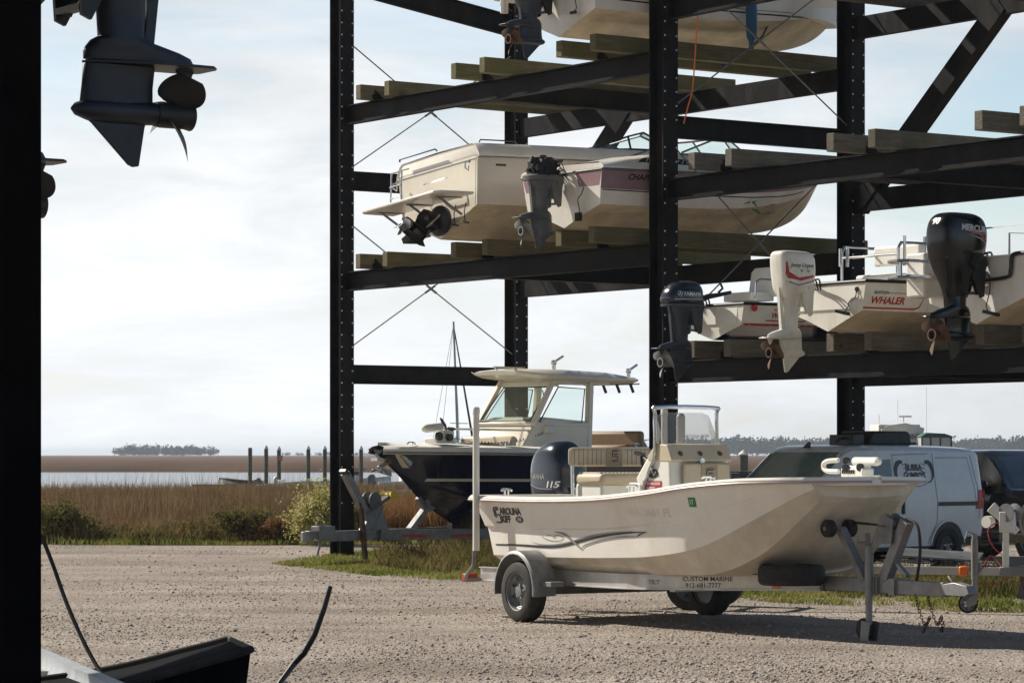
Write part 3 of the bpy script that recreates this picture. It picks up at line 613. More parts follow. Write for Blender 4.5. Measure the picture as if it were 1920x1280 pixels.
def prop(parent, c, r, m, hub=.05, ln=.16, ph=0.3, name='propeller', blades_=3, pitch=.6):
    mb = MB(); c = Vector(c); mb.lathe([(hub * .92, .03), (hub, .0), (hub, -ln * .8), (hub * 1.12, -ln), (hub * .8, -ln), (hub * .75, -ln * .6)], c, (1, 0, 0), 20)
    for k in range(blades_):
        a = ph + k * 2 * math.pi / blades_; rr = Vector((0, math.cos(a), math.sin(a))); tt = -Vector((0, -math.sin(a), math.cos(a))); R1 = []
        for u, w, sk in [(q / 10, max(.05, .30 * (1 - q / 10) ** 2 + .78 * math.sqrt(max(0, 1 - ((q / 10 - .55) / .56) ** 2))), .30 * (q / 10) ** 1.3) for q in range(11)] + [(.985, .36, .29), (1.0, .12, .30)][:0]:
            rad = hub * .9 + (r - hub * .9) * u; ax = Vector((math.cos(pitch + .5 * (1 - u)), 0, 0)); dirv = (tt * math.cos(.5 + .35 * (1 - u)) + Vector((-1, 0, 0)) * math.sin(.5 + .35 * (1 - u))).normalized()
            ctr = c + rr * rad + Vector((-ln * .42 - .02 * u, 0, 0)) + dirv * sk * r * .5; nn = dirv.cross(rr).normalized(); w *= r * .66; th = .006 * (1.2 - u)
            R1.append([ctr - dirv * w, ctr - dirv * w * .5 + nn * th, ctr + dirv * w * .5 + nn * th, ctr + dirv * w, ctr + dirv * w * .5 - nn * th, ctr - dirv * w * .5 - nn * th])
        mb.loft(R1)
    return mb.build(name, m, parent, ang=40)
def outboard(parent, loc, sty='round', sc=1.0, cm=yamblue, lm=None, pm=None, bm_=blackp, shaft=.53, cowling=True, tilt=0.0, tiller=False, name='outboard_motor', gh=.205):
    lm = lm or cm; pm = pm or galv; k = sc
    m = MB()   # midsection + lower leg = the part itself
    R_ = [sring(-.0 * k, -.46 * k, .03 * k, .15 * k, 3), sring(-.07 * k, -.46 * k, .0, .14 * k, 3), sring(-.14 * k, -.42 * k, -.10 * k, .10 * k, 2.6), sring(-.28 * k, -.39 * k, -.15 * k, .075 * k, 2.4), sring(-shaft * k * .80, -.39 * k, -.16 * k, .07 * k, 2.4),
          sring(-shaft * k * .84, -.44 * k, -.12 * k, .075 * k, 2.4), sring(-shaft * k * .90, -.58 * k, -.09 * k, .07 * k, 2.3), sring(-shaft * k * .94, -.64 * k, -.08 * k, .068 * k, 2.2), sring(-shaft * k * 1.0, -.66 * k, -.08 * k, .065 * k, 2.2)]
    m.loft(R_)
    m.bar((-.46 * k, 0, -.02 * k), (-.41 * k, 0, -shaft * .85 * k), .05 * k, .05 * k)
    root = m.build(name, lm, parent, ang=35); root.location = loc; root.rotation_euler = (0, tilt, 0)
    zt = -shaft * k - gh * k
    m = MB(); pl = [(-.74, -.08), (-.70, -.13), (-.45, -.14), (-.2, -.07), (-.08, -.02), (-.08, .02), (-.2, .07), (-.45, .14), (-.70, .13), (-.74, .08)]
    m.prism([(a * k, b * k) for a, b in pl], (0, 0, -shaft * k - .012 * k), (1, 0, 0), (0, 1, 0), .014 * k)
    m.prism([(0, 0), (.10, 0), (.06, -.075), (.03, -.075)], (-.66 * k, 0, -shaft * k - .02 * k), (k, 0, 0), (0, 0, k), .012 * k)
    z0 = -shaft * k - .02 * k
    m.loft([sring(z0, -.45 * k, -.08 * k, .05 * k, 2.4), sring(z0 - .1 * k, -.44 * k, -.07 * k, .038 * k, 2.2), sring(zt + .03 * k, -.44 * k, -.06 * k, .045 * k, 2.2)])
    m.lathe([(.004 * k, .055 * k), (.03 * k, .03 * k), (.05 * k, -.03 * k), (.058 * k, -.12 * k), (.058 * k, -.30 * k), (.052 * k, -.40 * k)], (-.07 * k, 0, zt), (1, 0, 0), 20)
    m.prism([(-.06, .01), (-.12, -.03), (-.31, -.215), (-.335, -.225), (-.365, -.22), (-.395, -.04), (-.41, .01)], (0, 0, zt - .03 * k), (k, 0, 0), (0, 0, k), .018 * k)
    gc = m.build('gearcase', lm, root, ang=35); gc.modifiers.new('b', 'BEVEL').width = .004
    prop(root, (-.48 * k, 0, zt), .205 * k, pm, .062 * k, .16 * k, ph=-1.05)
    m = MB(); 
    for s_ in (-1, 1):
        m.prism([(-.20, .03), (.03, .06), (.05, -.02), (.02, -.10), (.0, -.38), (-.05, -.40), (-.16, -.20)], (0, s_ * .13 * k, -.0), (k, 0, 0), (0, 0, k), .025 * k)
    m.box((-.10 * k, 0, -.16 * k), (.14 * k, .22 * k, .22 * k)); m.tube([(-.06 * k, -.17 * k, -.02 * k), (-.06 * k, .17 * k, -.02 * k)], .025 * k, 8); m.tube([(-.08 * k, 0, -.12 * k), (-.22 * k, 0, -.40 * k)], .03 * k, 8)
    m.tube([(-.03 * k, -.06 * k, -.36 * k), (-.10 * k, -.05 * k, -.15 * k)], .022 * k, 8); m.box((-.02 * k, 0, -.34 * k), (.05 * k, .24 * k, .03 * k))
    m.build('mounting_bracket', bm_, root, ang=35)
    cw = None
    if cowling:
        m = MB(); m.loft(cowl([(a * k, b * k, c * k, d * k, e, f) for a, b, c, d, e, f in STY[sty]])); cw = m.build('cowling', cm, root, ang=50)
        if tilt == 0:
            s0 = STY[sty][1]; t_ = MB(); t_.loft([sring(-.015 * k if sty in ('round', 'low') else -.03 * k, (s0[1] - .005) * k, (s0[2] + .0) * k, (s0[3] + .002) * k, 3), sring(.02 * k if sty in ('round', 'low') else -.0 * k, (s0[1] - .007) * k, (s0[2] + .002) * k, (s0[3] + .004) * k, 3)])
            if sty in ('round', 'low'): t_.build('lower_cowl', lm, root, ang=40)
    m = MB(); 
    for q in range(3):
        a = .05 * (q - 1); m.tube(bez([(-.0 * k, a * k, .05 * k), (.16 * k, a * 1.5 * k, .10 * k), (.30 * k, (.1 + a) * k, -.02 * k), (.42 * k, (.2 + a) * k, .01 * k)], 5), .012 * k, 6)
    m.build('rigging_hose', rubber, root)
    if tiller:
        m = MB(); m.tube([(0, 0, .06), (.22, 0, .14), (.42, 0, .17), (.62, 0, .21)], [.045, .04, .03, .024], 10); m.tube([(.40, .0, .20), (.46, -.02, .26), (.42, -.02, .33)], .018, 6); m.build('tiller_arm', blackp, root)
    return root, cw
def side_text(txt, cw, root, o, size, m, bold=.0, shear=0, sx=1, off=.003, up=(0, 0, 1), u=(1, 0, 0), name='lettering', rd=(0, 1, 0), extra=None):
    gm_ = textgeo(txt, size, bold, shear, sx)
    ob = stick(gm_[0], gm_[1], name, m, root, cw, o, u, up, rd, off, 2.0); return ob
def yamlogo(root, cw, o, size, m):
    g1 = textgeo('YAMAHA', size, .012 * size / .05 * .05, 0, 1.05)
    a = [(math.cos(i * .314) * .45 * size, math.sin(i * .314) * .45 * size) for i in range(21)]; rg = ribbon(a, .07 * size)
    t = [ribbon([(0, 0), (math.cos(q) * .4 * size, math.sin(q) * .4 * size)], .1 * size) for q in (1.57, 3.67, 5.76)]
    vs, fs = merge2((g1, (size * .62, 0)), (rg, (0, .36 * size)), *[(q, (0, .36 * size)) for q in t])
    return stick(vs, fs, 'lettering', m, root, cw, o, (1, 0, 0), (0, 0, 1), (0, 1, 0), .003, 2.0)
BZ = .32 / 2 + .002 + .24
def rackboat(name, s, p, zlev, label, cat='boat'):
    w = RW(s, -p, zlev + BZ + .002); return empty(name, w, R(35.0), label, cat)
# ================================================================ boats on the rack
# --- cruiser, level 1 of bay 0
def b_cruiser():
    t = rackboat('cabin_cruiser', 4.5, 1.0, 4.59, 'large cream cabin cruiser with black stern drive under its swim platform, on the rack', 'motorboat'); t.rotation_euler.x = R(-5.0); t.scale = (1, 1, .88)
    st = vst(6.4, 2.5, 1.30, 1.45, cz=.34, tuck=.88, rake=-.0, full=.95)
    for q in (0,): st[q] = [(x + .12, y * .97, z) for (x, y, z) in st[q]]
    st.insert(0, [(x - .12 - .0 * z, y * .90, z + (.01 if y < .1 else 0)) for (x, y, z) in st[0]])
    h, g = hullmesh(t, st, [cream, bottomc, gel], [1, 1, 0, 0])
    d = MB()  # deck with gunwale moulding
    rws = []
    for r in g:
        x, y, z = r[-1]; rws.append([V(x, y + .03, z - .05), V(x, y + .045, z - .01), V(x, y + .03, z + .03), V(x, y - .05, z + .16), V(x, max(0, y - .12), z + .21), V(x, 0, z + .23)])
    for sg in (-1, 1): d.loft([[V(p.x, p.y * sg, p.z) for p in r] for r in rws], closed=False, caps=False)
    e = rws[0]; vs = [V(p.x, p.y * s, p.z) for s in (-1, 1) for p in (e[1], e[2], e[3], e[4])]; d.add(vs, [(0, 4, 5, 1), (1, 5, 6, 2), (2, 6, 7, 3)])
    d.build('deck', gel, t, ang=28)
    rail_along(t, g, inkgrey, .012, -.055, .035, stern=True)
    m = MB(); m.prism([(-.78, -1.0), (-.70, -1.08), (-.12, -1.12), (-.12, 1.12), (-.70, 1.08), (-.78, 1.0)], (0, 0, .62), (1, 0, 0), (0, 1, 0), .05); sp = m.build('swim_platform', gel, t, bevel=.015)
    for y in (-.8, 0, .8): m = MB(); m.bar((-.14, y, .30), (-.55, y, .585), .03, .03); m.bar((-.13, y, .60), (-.6, y, .59), .05, .03); m.build('platform_strut', galv, sp)
    # stern drive
    m = MB(); m.lathe([(.02, -.02), (.26, .0), (.27, .07), (.2, .12), (.02, .13)], (-.13, -.25, .28), (-1, 0, 0), 24); m.box((-.32, -.25, .27), (.28, .20, .24)); 
    dr = m.build('stern_drive', blackp, t, ang=35, bevel=.01)
    m = MB(); c = Vector((-.42, -.25, .24)); dn = Vector((-.55, 0, -.60)).normalized(); ax = Vector((-.62, 0, .5)).normalized()
    m.loft([[c + dn * h_ + ax * a * w + Vector((0, b, 0)) for a, b in ((-1, 0), (-.6, -tk), (.6, -tk), (1, 0), (.6, tk), (-.6, tk))] for h_, w, tk in ((-.16, .19, .10), (0, .20, .10), (.12, .16, .07), (.22, .15, .05), (.34, .17, .05))])
    m.lathe([(.01, .24), (.05, .16), (.065, .02), (.06, -.2)], c + dn * .36, -ax, 16); m.prism([(-.16, 0), (.12, 0), (.14, .15), (.06, .20)], c + dn * .38, ax, dn, .02)
    m.prism([(-.18, -.1), (.30, -.1), (.34, -.07), (.34, .07), (.30, .1), (-.18, .1)], c + dn * .2, ax, V(0, 1, 0), .015)
    m.build('drive_leg', blackgloss, dr, ang=35)
    pr = prop(dr, (0, 0, 0), .17, galv, .05, .12); pr.location = c + dn * .36 + ax * .2; pr.rotation_euler = ax.to_track_quat('-X', 'Z').to_euler()
    m = MB()
    for y in (-.36, -.14): m.tube([(-.16, y, .42), (-.52, y, .12)], .028, 8)
    m.build('trim_ram', chrome, dr)
    m = MB(); m.tube([(-.17, .55, 1.34), (-.30, .55, 1.3), (-.34, .55, .75), (-.34, .55, .66)], .014, 6); m.tube([(-.17, .85, 1.34), (-.30, .85, 1.3), (-.34, .85, .75), (-.34, .85, .66)], .014, 6)
    for z in (.85, 1.05): m.tube([(-.34, .55, z), (-.34, .85, z)], .014, 6)
    m.tube([(-.14, .2, 1.0), (-.19, .1, .98), (-.19, -.35, .98), (-.14, -.45, 1.0)], .012, 6); m.build('stern_ladder', chrome, t)
    m = MB(); m.tube([(.1, -1.0, 1.53), (.12, -1.0, 1.575), (.75, -1.02, 1.585), (.8, -1.02, 1.54)], .014, 6); m.build('grab_rail', blackp, t); m = MB(); m.tube([(-.1, .9, 1.53), (-.1, .9, 1.57), (-.1, -.1, 1.57), (-.1, -.15, 1.53)], .014, 6); m.build('grab_rail', blackp, t)
    for (y, z) in ((-1.0, 1.13), (1.0, 1.13)):
        m = MB(); m.tube([(-.10, y, z + .05), (-.17, y, z + .03), (-.18, y, z - .06), (-.12, y, z - .1), (-.11, y, z - .02)], .013, 6); m.lathe([(.03, 0), (.02, .03), (.0, .031)], (-.09, y, z + .05), (-1, 0, 0), 10); m.build('tow_eye', chrome, t)
    # cabin side marks
    B_ = bvh(h)
    o = textgeo('', .1)
    vs, fs = merge2((ribbon([(0.0, 0), (.62, 0), (.9, 0)], .012), (0, 0)), (ribbon([(0, .07), (.05, .13), (.35, .30), (.50, .34)], .012), (0, 0)), (ribbon([(0, 0), (-.03, .03), (0, .07)], .014), (0, 0)))
    stick(vs, fs, 'stripe_mark', inkgrey, t, B_, (.82, 0, .62), (1, 0, 0), (0, 0, 1), (0, 1, 0))
    vs, fs = ribbon([(.08, -.06), (.75, -.06)], .07); stick(vs, fs, 'stripe_mark', darkred, t, B_, (.82, 0, .62), (1, 0, 0), (0, 0, 1), (0, 1, 0))
    vs, fs = ribbon([(0, 0), (.18, 0)], .035); stick(vs, fs, 'vent_slot', ink, t, B_, (.28, 0, 1.12), (1, 0, 0), (0, 0, 1), (0, 1, 0))
    # windshield
    wb = [(2.3, -.95, 1.55), (3.0, -.98, 1.60), (4.0, -.85, 1.66), (4.35, -.45, 1.70)]; wt = [(2.36, -.90, 1.60), (3.05, -.86, 1.86), (3.45, -.74, 1.98), (3.65, -.40, 2.0)]
    for sg in (-1, 1):
        m = MB()
        A = [V(x, -y * sg, z) for x, y, z in wb]; B2 = [V(x, -y * sg, z) for x, y, z in wt]
        m.add(A + B2, [(i, i + 1, 5 + i, 4 + i) for i in range(3)]); ws = m.build('windshield', clear, t, smooth=False)
        m = MB(); m.tube(A, .022, 6); m.tube(B2, .018, 6)
        for i in (0, 1, 2, 3): m.tube([A[i], B2[i]], .018, 6)
        m.build('windshield_frame', blackp, ws)
    m = MB(); m.tube([(3.65, -.4, 2.0), (3.65, .4, 2.0)], .018, 6); m.tube([(4.35, -.45, 1.70), (4.35, .45, 1.70)], .02, 6); m.build('windshield_header', blackp, t)
    m = MB(); m.loft([[V(2.1, -1.0, 1.5), V(2.1, 1.0, 1.5), V(2.1, .9, 1.56), V(2.1, -.9, 1.56)], [V(3, -1.0, 1.5), V(3, 1.0, 1.5), V(3, .95, 1.6), V(3, -.95, 1.6)], [V(4.5, -.6, 1.5), V(4.5, .6, 1.5), V(4.5, .5, 1.71), V(4.5, -.5, 1.71)], [V(5.6, -.3, 1.55), V(5.6, .3, 1.55), V(5.6, .25, 1.68), V(5.6, -.25, 1.68)]]); m.build('cabin_top', gel, t)
    for y, z1_ in ((-.62, .42), (-.9, .5)):
        m = MB(); m.tube([(-.12, y, .50), (-.14, y + .03, .35), (-.15, y + .02, .20), (-.14, y, .16)], .008, 5); m.box((-.15, y, .15), (.03, .16, .03), rot=(.3, 0, 0)); m.build('trim_tab_sensor', blackp, t)
b_cruiser()
# --- maroon and white runabout, level 1 bay 0
def b_runabout():
    t = rackboat('runabout', 7.5, .9, 4.59, 'faded maroon and white runabout with uncovered grey outboard, on the rack', 'motorboat')
    st = vst(4.9, 2.08, .82, .96, cz=.36, tuck=.86, rake=.05, stripe=.42, full=1.04)
    st[0] = [(x, y, z) for x, y, z in st[0]]
    h, g = hullmesh(t, st, [gel, bottomc, pinkhull], [1, 1, 0, 2], ang=25, capm=0)
    stick([(-.98, 0), (-.34, 0), (-.42, -.24), (-.9, -.24)], [(0, 1, 2, 3)], 'transom_band', pinkhull, t, bvh(h), (-1, 0, .81), (0, 1, 0), (0, 0, 1), (1, 0, 0), .004); stick([(.98, 0), (.34, 0), (.42, -.24), (.9, -.24)], [(0, 1, 2, 3)], 'transom_band', pinkhull, t, bvh(h), (-1, 0, .81), (0, 1, 0), (0, 0, 1), (1, 0, 0), .004)
    d = MB(); rws = []
    for r in g:
        x, y, z = r[-1]; u = max(0, min(1, (x - .1) / .9)); rws.append([V(x, y + .02, z - .03), V(x, y + .035, z), V(x, y + .02, z + .03), V(x, y - .04, z + .06 + .13 * u), V(x, max(0, y - .10), z + .08 + .15 * u), V(x, 0, z + .09 + .17 * u)])
    for sg in (-1, 1): d.loft([[V(p.x, p.y * sg, p.z) for p in r] for r in rws], closed=False, caps=False)
    e = rws[0]; d.add([V(p.x, p.y * s, p.z) for s in (-1, 1) for p in (e[0], e[1], e[2], e[3], e[5])], [(0, 5, 6, 1), (1, 6, 7, 2), (2, 7, 8, 3), (3, 8, 9, 4)])
    dk = d.build('deck', gel, t, ang=28)
    rail_along(t, g, oldgrey, .018, -.03, .022)
    B_ = bvh(h)
    tg = textgeo('CHAPARRAL', .115, .004, .25, 1.15); stick(*tg, 'lettering', ink, t, B_, (.46, 0, .66), (1, 0, 0), (0, 0, 1), (0, 1, 0))
    tg = textgeo('CHAPARRAL', .10, .003, .25, 1.1); stick(*tg, 'lettering', ink, t, B_, (3.55, 0, .82), (.94, 0, .02), (0, 0, 1), (0, 1, 0))
    stick(*ribbon([(0, 0), (1, 0), (2, 0), (2.8, .02), (3.4, .07), (3.8, .13), (4.1, .2)], .016), 'stripe_mark', ink, t, B_, (.05, 0, .50), (1, 0, 0), (0, 0, 1), (0, 1, 0))
    for i, (x, z, w, a) in enumerate(((2.7, .42, .3, .2), (2.95, .36, .4, -.1), (3.2, .40, .25, .25), (2.85, .46, .18, -.4), (3.35, .33, .3, .1), (3.5, .30, .16, .5))):
        stick(*ribbon([(0, 0), (w * .4, w * .4 * a + .01), (w, w * a)], [.01, .03, .008]), 'scuff_mark', inkgreen if i < 4 else inkgrey, t, B_, (x, 0, z), (1, 0, 0), (0, 0, 1), (0, 1, 0), .003)
    m = MB()
    for k in range(9): m.box((.72 + k * .09, -1.0 + .0, 1.05), (.05, .10, .06), rot=(0, .3, 0))
    v = m; V_ = bvh(dk)
    stick([(0, 0), (.08, .05), (.14, .075), (1.15, .085), (1.2, .06), (1.15, .0)], [(0, 1, 2, 3, 4, 5)], 'side_vent', ink, t, V_, (.62, 0, .915), (1, 0, 0), (0, 0, 1), (0, 1, 0), .006)
    for k in range(10): stick([(0, 0), (.05, .05), (.065, .05), (.015, 0)], [(0, 1, 2, 3)], 'vent_rib', gel, t, V_, (.76 + k * .09, 0, .93), (1, 0, 0), (0, 0, 1), (0, 1, 0), .012)
    for sg in (-1, 1):
        A = [V(1.6, sg * .80, 1.1), V(2.6, sg * .78, 1.14), V(3.1, sg * .5, 1.17)]; B2 = [V(1.62, sg * .78, 1.13), V(2.45, sg * .66, 1.42), V(2.75, sg * .4, 1.45)]
        m = MB(); m.add(A + B2, [(0, 1, 4, 3), (1, 2, 5, 4)]); ws = m.build('windshield', clear, t, smooth=False)
        m = MB(); m.tube(A, .016, 6); m.tube(B2, .016, 6); [m.tube([A[i], B2[i]], .014, 6) for i in range(3)]; m.build('windshield_frame', galv, ws)
    m = MB(); m.tube([(2.45, -.66, 1.42), (2.75, -.4, 1.45), (2.75, .4, 1.45), (2.45, .66, 1.42)], .016, 6); m.build('windshield_header', galv, t)
    r_, c_ = outboard(t, (-.10, .0, .68), 'block', .98, oldgrey, oldgrey, galv, oldgrey, cowling=False, shaft=.56)
    m = MB(); q = random.Random(4); m.loft([sring(-.01, -.52, .05, .20, 3), sring(.05, -.53, .06, .21, 3), sring(.07, -.50, .04, .19, 3)]); m.build('engine_tray', oldgrey, r_, ang=30)
    m = MB(); m.lathe([(.17, 0), (.17, .05), (.06, .07), (.06, .09)], (-.24, 0, .27), (0, 0, 1), 20)
    m.box((-.24, 0, .17), (.34, .26, .20))
    for i in range(26):
        a = q.uniform(-.46, -.02); b = q.uniform(-.15, .15); z = q.uniform(.09, .28); m.box((a, b, z), (q.uniform(.03, .12), q.uniform(.03, .08), q.uniform(.03, .1)), rot=(q.uniform(-.4, .4), q.uniform(-.4, .4), 0))
    for i in range(10):
        p0 = V(q.uniform(-.46, -.05), -.16, q.uniform(.08, .3)); m.tube(bez([p0, p0 + V(.06, -.03, .05), p0 + V(.12, -.01, -.03), p0 + V(.18, .02, -.08)], 4), .008, 5)
    m.build('powerhead', blackp, r_, ang=35, bevel=.004)
    m = MB(); m.tube(bez([(-.05, -.62, .55), (-.08, -.60, .45), (-.07, -.50, .38), (-.06, -.52, .25), (-.07, -.55, .18)], 5), .008, 5); m.box((-.06, -.50, .13), (.06, .10, .12)); m.build('transducer', blackp, t)
b_runabout()
# --- white boat on level 2
def b_top():
    t = rackboat('white_runabout', 7.5, .99, 7.36, 'white boat with thin black side stripe, cut off by the top picture edge', 'motorboat')
    st = vst(5.5, 2.1, .98, 1.12, cz=.32, tuck=.86, rake=.04, stripe=.22, full=1.05)
    h, g = hullmesh(t, st, [gel, bottomc, gel], [1, 1, 0, 2], ang=25)
    deck(t, g, .18, .55, gelin); rail_along(t, g, blackp, .022)
    B_ = bvh(h)
    for dz, w in ((0, .022), (.05, .008)): stick(*ribbon([(0, .0), (1, -.01), (2, -.01), (3, .01), (3.8, .05), (4.4, .10), (5.0, .16), (5.3, .2)], w), 'stripe_mark', ink, t, B_, (.04, 0, .47 + dz), (1, 0, 0), (0, 0, 1), (0, 1, 0))
    m = MB(); m.tube([(5.36, -.05, .78), (5.43, -.08, .74), (5.42, -.03, .70)], .012, 6); m.build('bow_eye', chrome, t)
    outboard(t, (-.10, .12, .72), 'tall', 1.05, yamgrey, yamgrey, rust, blackp, shaft=.55)
    m = MB(); m.prism([(-.45, -.25), (-.05, -.3), (-.05, .3), (-.45, .25)], (0, .72, .62), (1, 0, 0), (0, 1, 0), .03); m.tube([(-.46, .5, .62), (-.55, .5, .7), (-.56, .5, .95), (-.5, .5, 1.1)], .015, 6); m.tube([(-.46, .94, .62), (-.55, .94, .7), (-.56, .94, .95)], .015, 6)
    m.tube([(-.4, .75, .60), (-.4, .75, .40)], .06, 8); m.build('swim_platform', gel, t)
    m = MB(); m.tube(bez([(-.03, -.55, .75), (-.05, -.53, .5), (-.05, -.56, .35), (-.06, -.5, .30)], 5), .008, 5); m.box((-.06, -.5, .29), (.04, .12, .04)); m.build('transducer', blackp, t)
b_top()
# --- small open boats on the low level of bay 1
def open_hull(t, L_, B_, H, stripe=None, bot=bottomc, n=6):
    st = vst(L_, B_, H, H * 1.12, cz=.40, tuck=.84, rake=.03, stripe=.3, full=1.12)
    h, g = hullmesh(t, st, [whitep, bot, stripe or whitep], [1, 1, 2 if stripe else 0, 0], ang=25); deck(t, g, .12, H * .45, gelin); return h, g
def whaler_mark(t, B_, o, k, full=True):
    g1 = textgeo('WHALER', .17 * k, .006 * k, .22, 1.15); stick(*g1, 'lettering', inkred, t, B_, o, (1, 0, 0), (0, 0, 1), (0, 1, 0))
    g2 = textgeo('BOSTON', .07 * k, .002 * k, .22, 1.2); stick(*g2, 'lettering', ink if full else inkred, t, B_, Vector(o) + V(.06 * k, 0, .17 * k), (1, 0, 0), (0, 0, 1), (0, 1, 0))
    vs, fs = merge2((ribbon([(-.14 * k, -.08 * k), (1.05 * k, -.08 * k), (1.16 * k, -.05 * k), (1.26 * k, .16 * k)], [.03 * k, .03 * k, .028 * k, .01 * k]), (0, 0)), (ribbon([(.42 * k, .19 * k), (1.05 * k, .19 * k)], .012 * k), (0, 0)))
    stick(vs, fs, 'stripe_mark', inkred, t, B_, o, (1, 0, 0), (0, 0, 1), (0, 1, 0))
def b_w1():
    t = rackboat('skiff', 10.38, .42, 2.885, 'smallest white skiff with tiller outboard and raised white seat, right of the middle column', 'motorboat')
    h, g = open_hull(t, 4.0, 1.5, .48, None, navy)
    rail_along(t, g, blackp, .022)
    B_ = bvh(h); whaler_mark(t, B_, (.50, 0, .30), .55, False)
    stick(*ribbon([(0, 0), (1, 0), (2, 0), (3, .03)], .03), 'stripe_mark', inkred, t, B_, (.03, 0, .20), (1, 0, 0), (0, 0, 1), (0, 1, 0))
    m = MB(); m.lathe([(.0, 0), (.05, .0), (.045, .02), (.0, .022)], (.16, -.735, .42), (0, -1, 0), 14); ml = m.build('stern_light', redp, t); ml.scale = (1, 1, 1)
    r_, c_ = outboard(t, (-.18, .12, .47), 'low', .98, yamblue, yamgrey, galv, yamgrey, shaft=.60, tiller=True)
    yamlogo(r_, c_, (-.41, -1, .13), .075, inkw)
    stick(*ribbon([(0, 0), (.5, .012)], .006), 'stripe_mark', inkw, r_, c_, (-.5, -1, .075), (1, 0, 0), (0, 0, 1), (0, 1, 0), .003)
    m = MB(); m.box((.75, .1, .62), (.42, .6, .12)); m.loft([sring(.62, .88, .96, .30, 4), sring(.98, .94, 1.02, .30, 4), sring(1.04, .96, 1.02, .24, 3)]); m.build('seat', gelin, t, bevel=.03)
    m = MB(); m.tube([(.5, -.35, .55), (.5, -.36, .80), (.58, -.36, .85), (.9, -.36, .84)], .014, 6); m.tube([(1.1, -.45, .5), (1.14, -.46, .78), (1.2, -.46, .8)], .03, 8); m.build('grab_rail', chrome, t)
b_w1()
def b_w2():
    t = rackboat('fishing_boat', 13.51, 1.04, 2.885, 'white rack boat with red lettering and a white outboard with red flash', 'motorboat')
    h, g = open_hull(t, 4.8, 1.62, .62, None, bottomc); rail_along(t, g, blackp, .022)
    B_ = bvh(h); whaler_mark(t, B_, (.12, 0, .34), .72)
    r_, c_ = outboard(t, (-.30, .05, .57), 'block', .97, whitep, whitep, rust, whitep, shaft=.68)
    g1 = textgeo('Jenny Urgent', .072, .001, .3, 1.0); stick(*g1, 'lettering', ink, r_, c_, (-.40, -1, .235), (1, 0, 0), (0, 0, 1), (0, 1, 0), .003)
    for xx in (-.25, -.14): stick(*merge2((ribbon([(0, 0), (.03, -.02), (.05, .015)], [.004, .012, .004]), (0, 0)), (ribbon([(.0, .01), (.02, .0), (.03, -.03)], [.004, .01, .003]), (0, 0))), 'whale_tail_mark', ink, r_, c_, (xx, -1, .195), (1, 0, 0), (0, 0, 1), (0, 1, 0), .003)
    stick([(-.475, .25), (-.455, .25), (-.43, .12), (-.28, .05), (-.02, .09), (-.02, .065), (-.24, .01), (-.44, .04), (-.47, .08)], [(0, 1, 2, 8), (2, 3, 7, 8), (3, 4, 5, 6), (3, 6, 7)], 'red_flash', inkred, r_, c_, (.01, -1, .05), (1, 0, 0), (0, 0, 1), (0, 1, 0), .0025)
    stick(*ribbon([(-.46, .0), (-.28, -.045), (-.0, .02)], .012), 'stripe_mark', ink, r_, c_, (.01, -1, .05), (1, 0, 0), (0, 0, 1), (0, 1, 0), .003)
    stick([(0, 0), (.05, 0), (.05, .05), (0, .05)], [(0, 1, 2, 3)], 'water_intake', ink, r_, children(r_)[0], (-.30, -1, -.82), (1, 0, 0), (0, 0, 1), (0, 1, 0), .004)
    m = MB(); m.tube([(.75, -.55, .6), (.75, -.55, 1.08), (.80, -.55, 1.15), (1.7, -.58, 1.15), (1.76, -.58, 1.08), (1.76, -.58, .6)], .02, 8)
    m.tube([(.75, .55, .6), (.75, .55, 1.08), (.80, .55, 1.15), (1.7, .58, 1.15), (1.76, .58, 1.08), (1.76, .58, .6)], .02, 8)
    for x in (.85, 1.2, 1.6): m.tube([(x, -.56, .85), (x, -.56, 1.24)], .02, 8)
    m.tube([(.75, -.55, 1.0), (.75, .55, 1.0)], .018, 8); m.build('seat_rail', chrome, t)
    m = MB(); m.box((1.25, 0, .66), (.75, .85, .22)); m.box((1.28, .02, 1.03), (.10, .9, .26)); m.build('leaning_seat', gelin, t, bevel=.03)
    m = MB(); m.tube([(-.02, -.3, .82), (-.02, -.3, 1.05)], .022, 8); m.tube([(.1, -.3, .82), (.1, -.3, 1.08)], .022, 8); m.build('rod_holder', chrome, t)
    m = MB(); m.lathe([(.0, 0), (.035, 0), (.03, .015), (0, .016)], (-.0, -.60, .52), (-1, 0, 0), 10); m.tube(bez([(-.01, -.60, .52), (-.03, -.60, .42), (-.03, -.48, .36), (-.03, -.46, .3), (-.05, -.42, .24)], 5), .007, 5); m.box((-.07, -.40, .23), (.05, .24, .04), rot=(.2, 0, 0)); m.build('transducer', blackp, t)
b_w2()
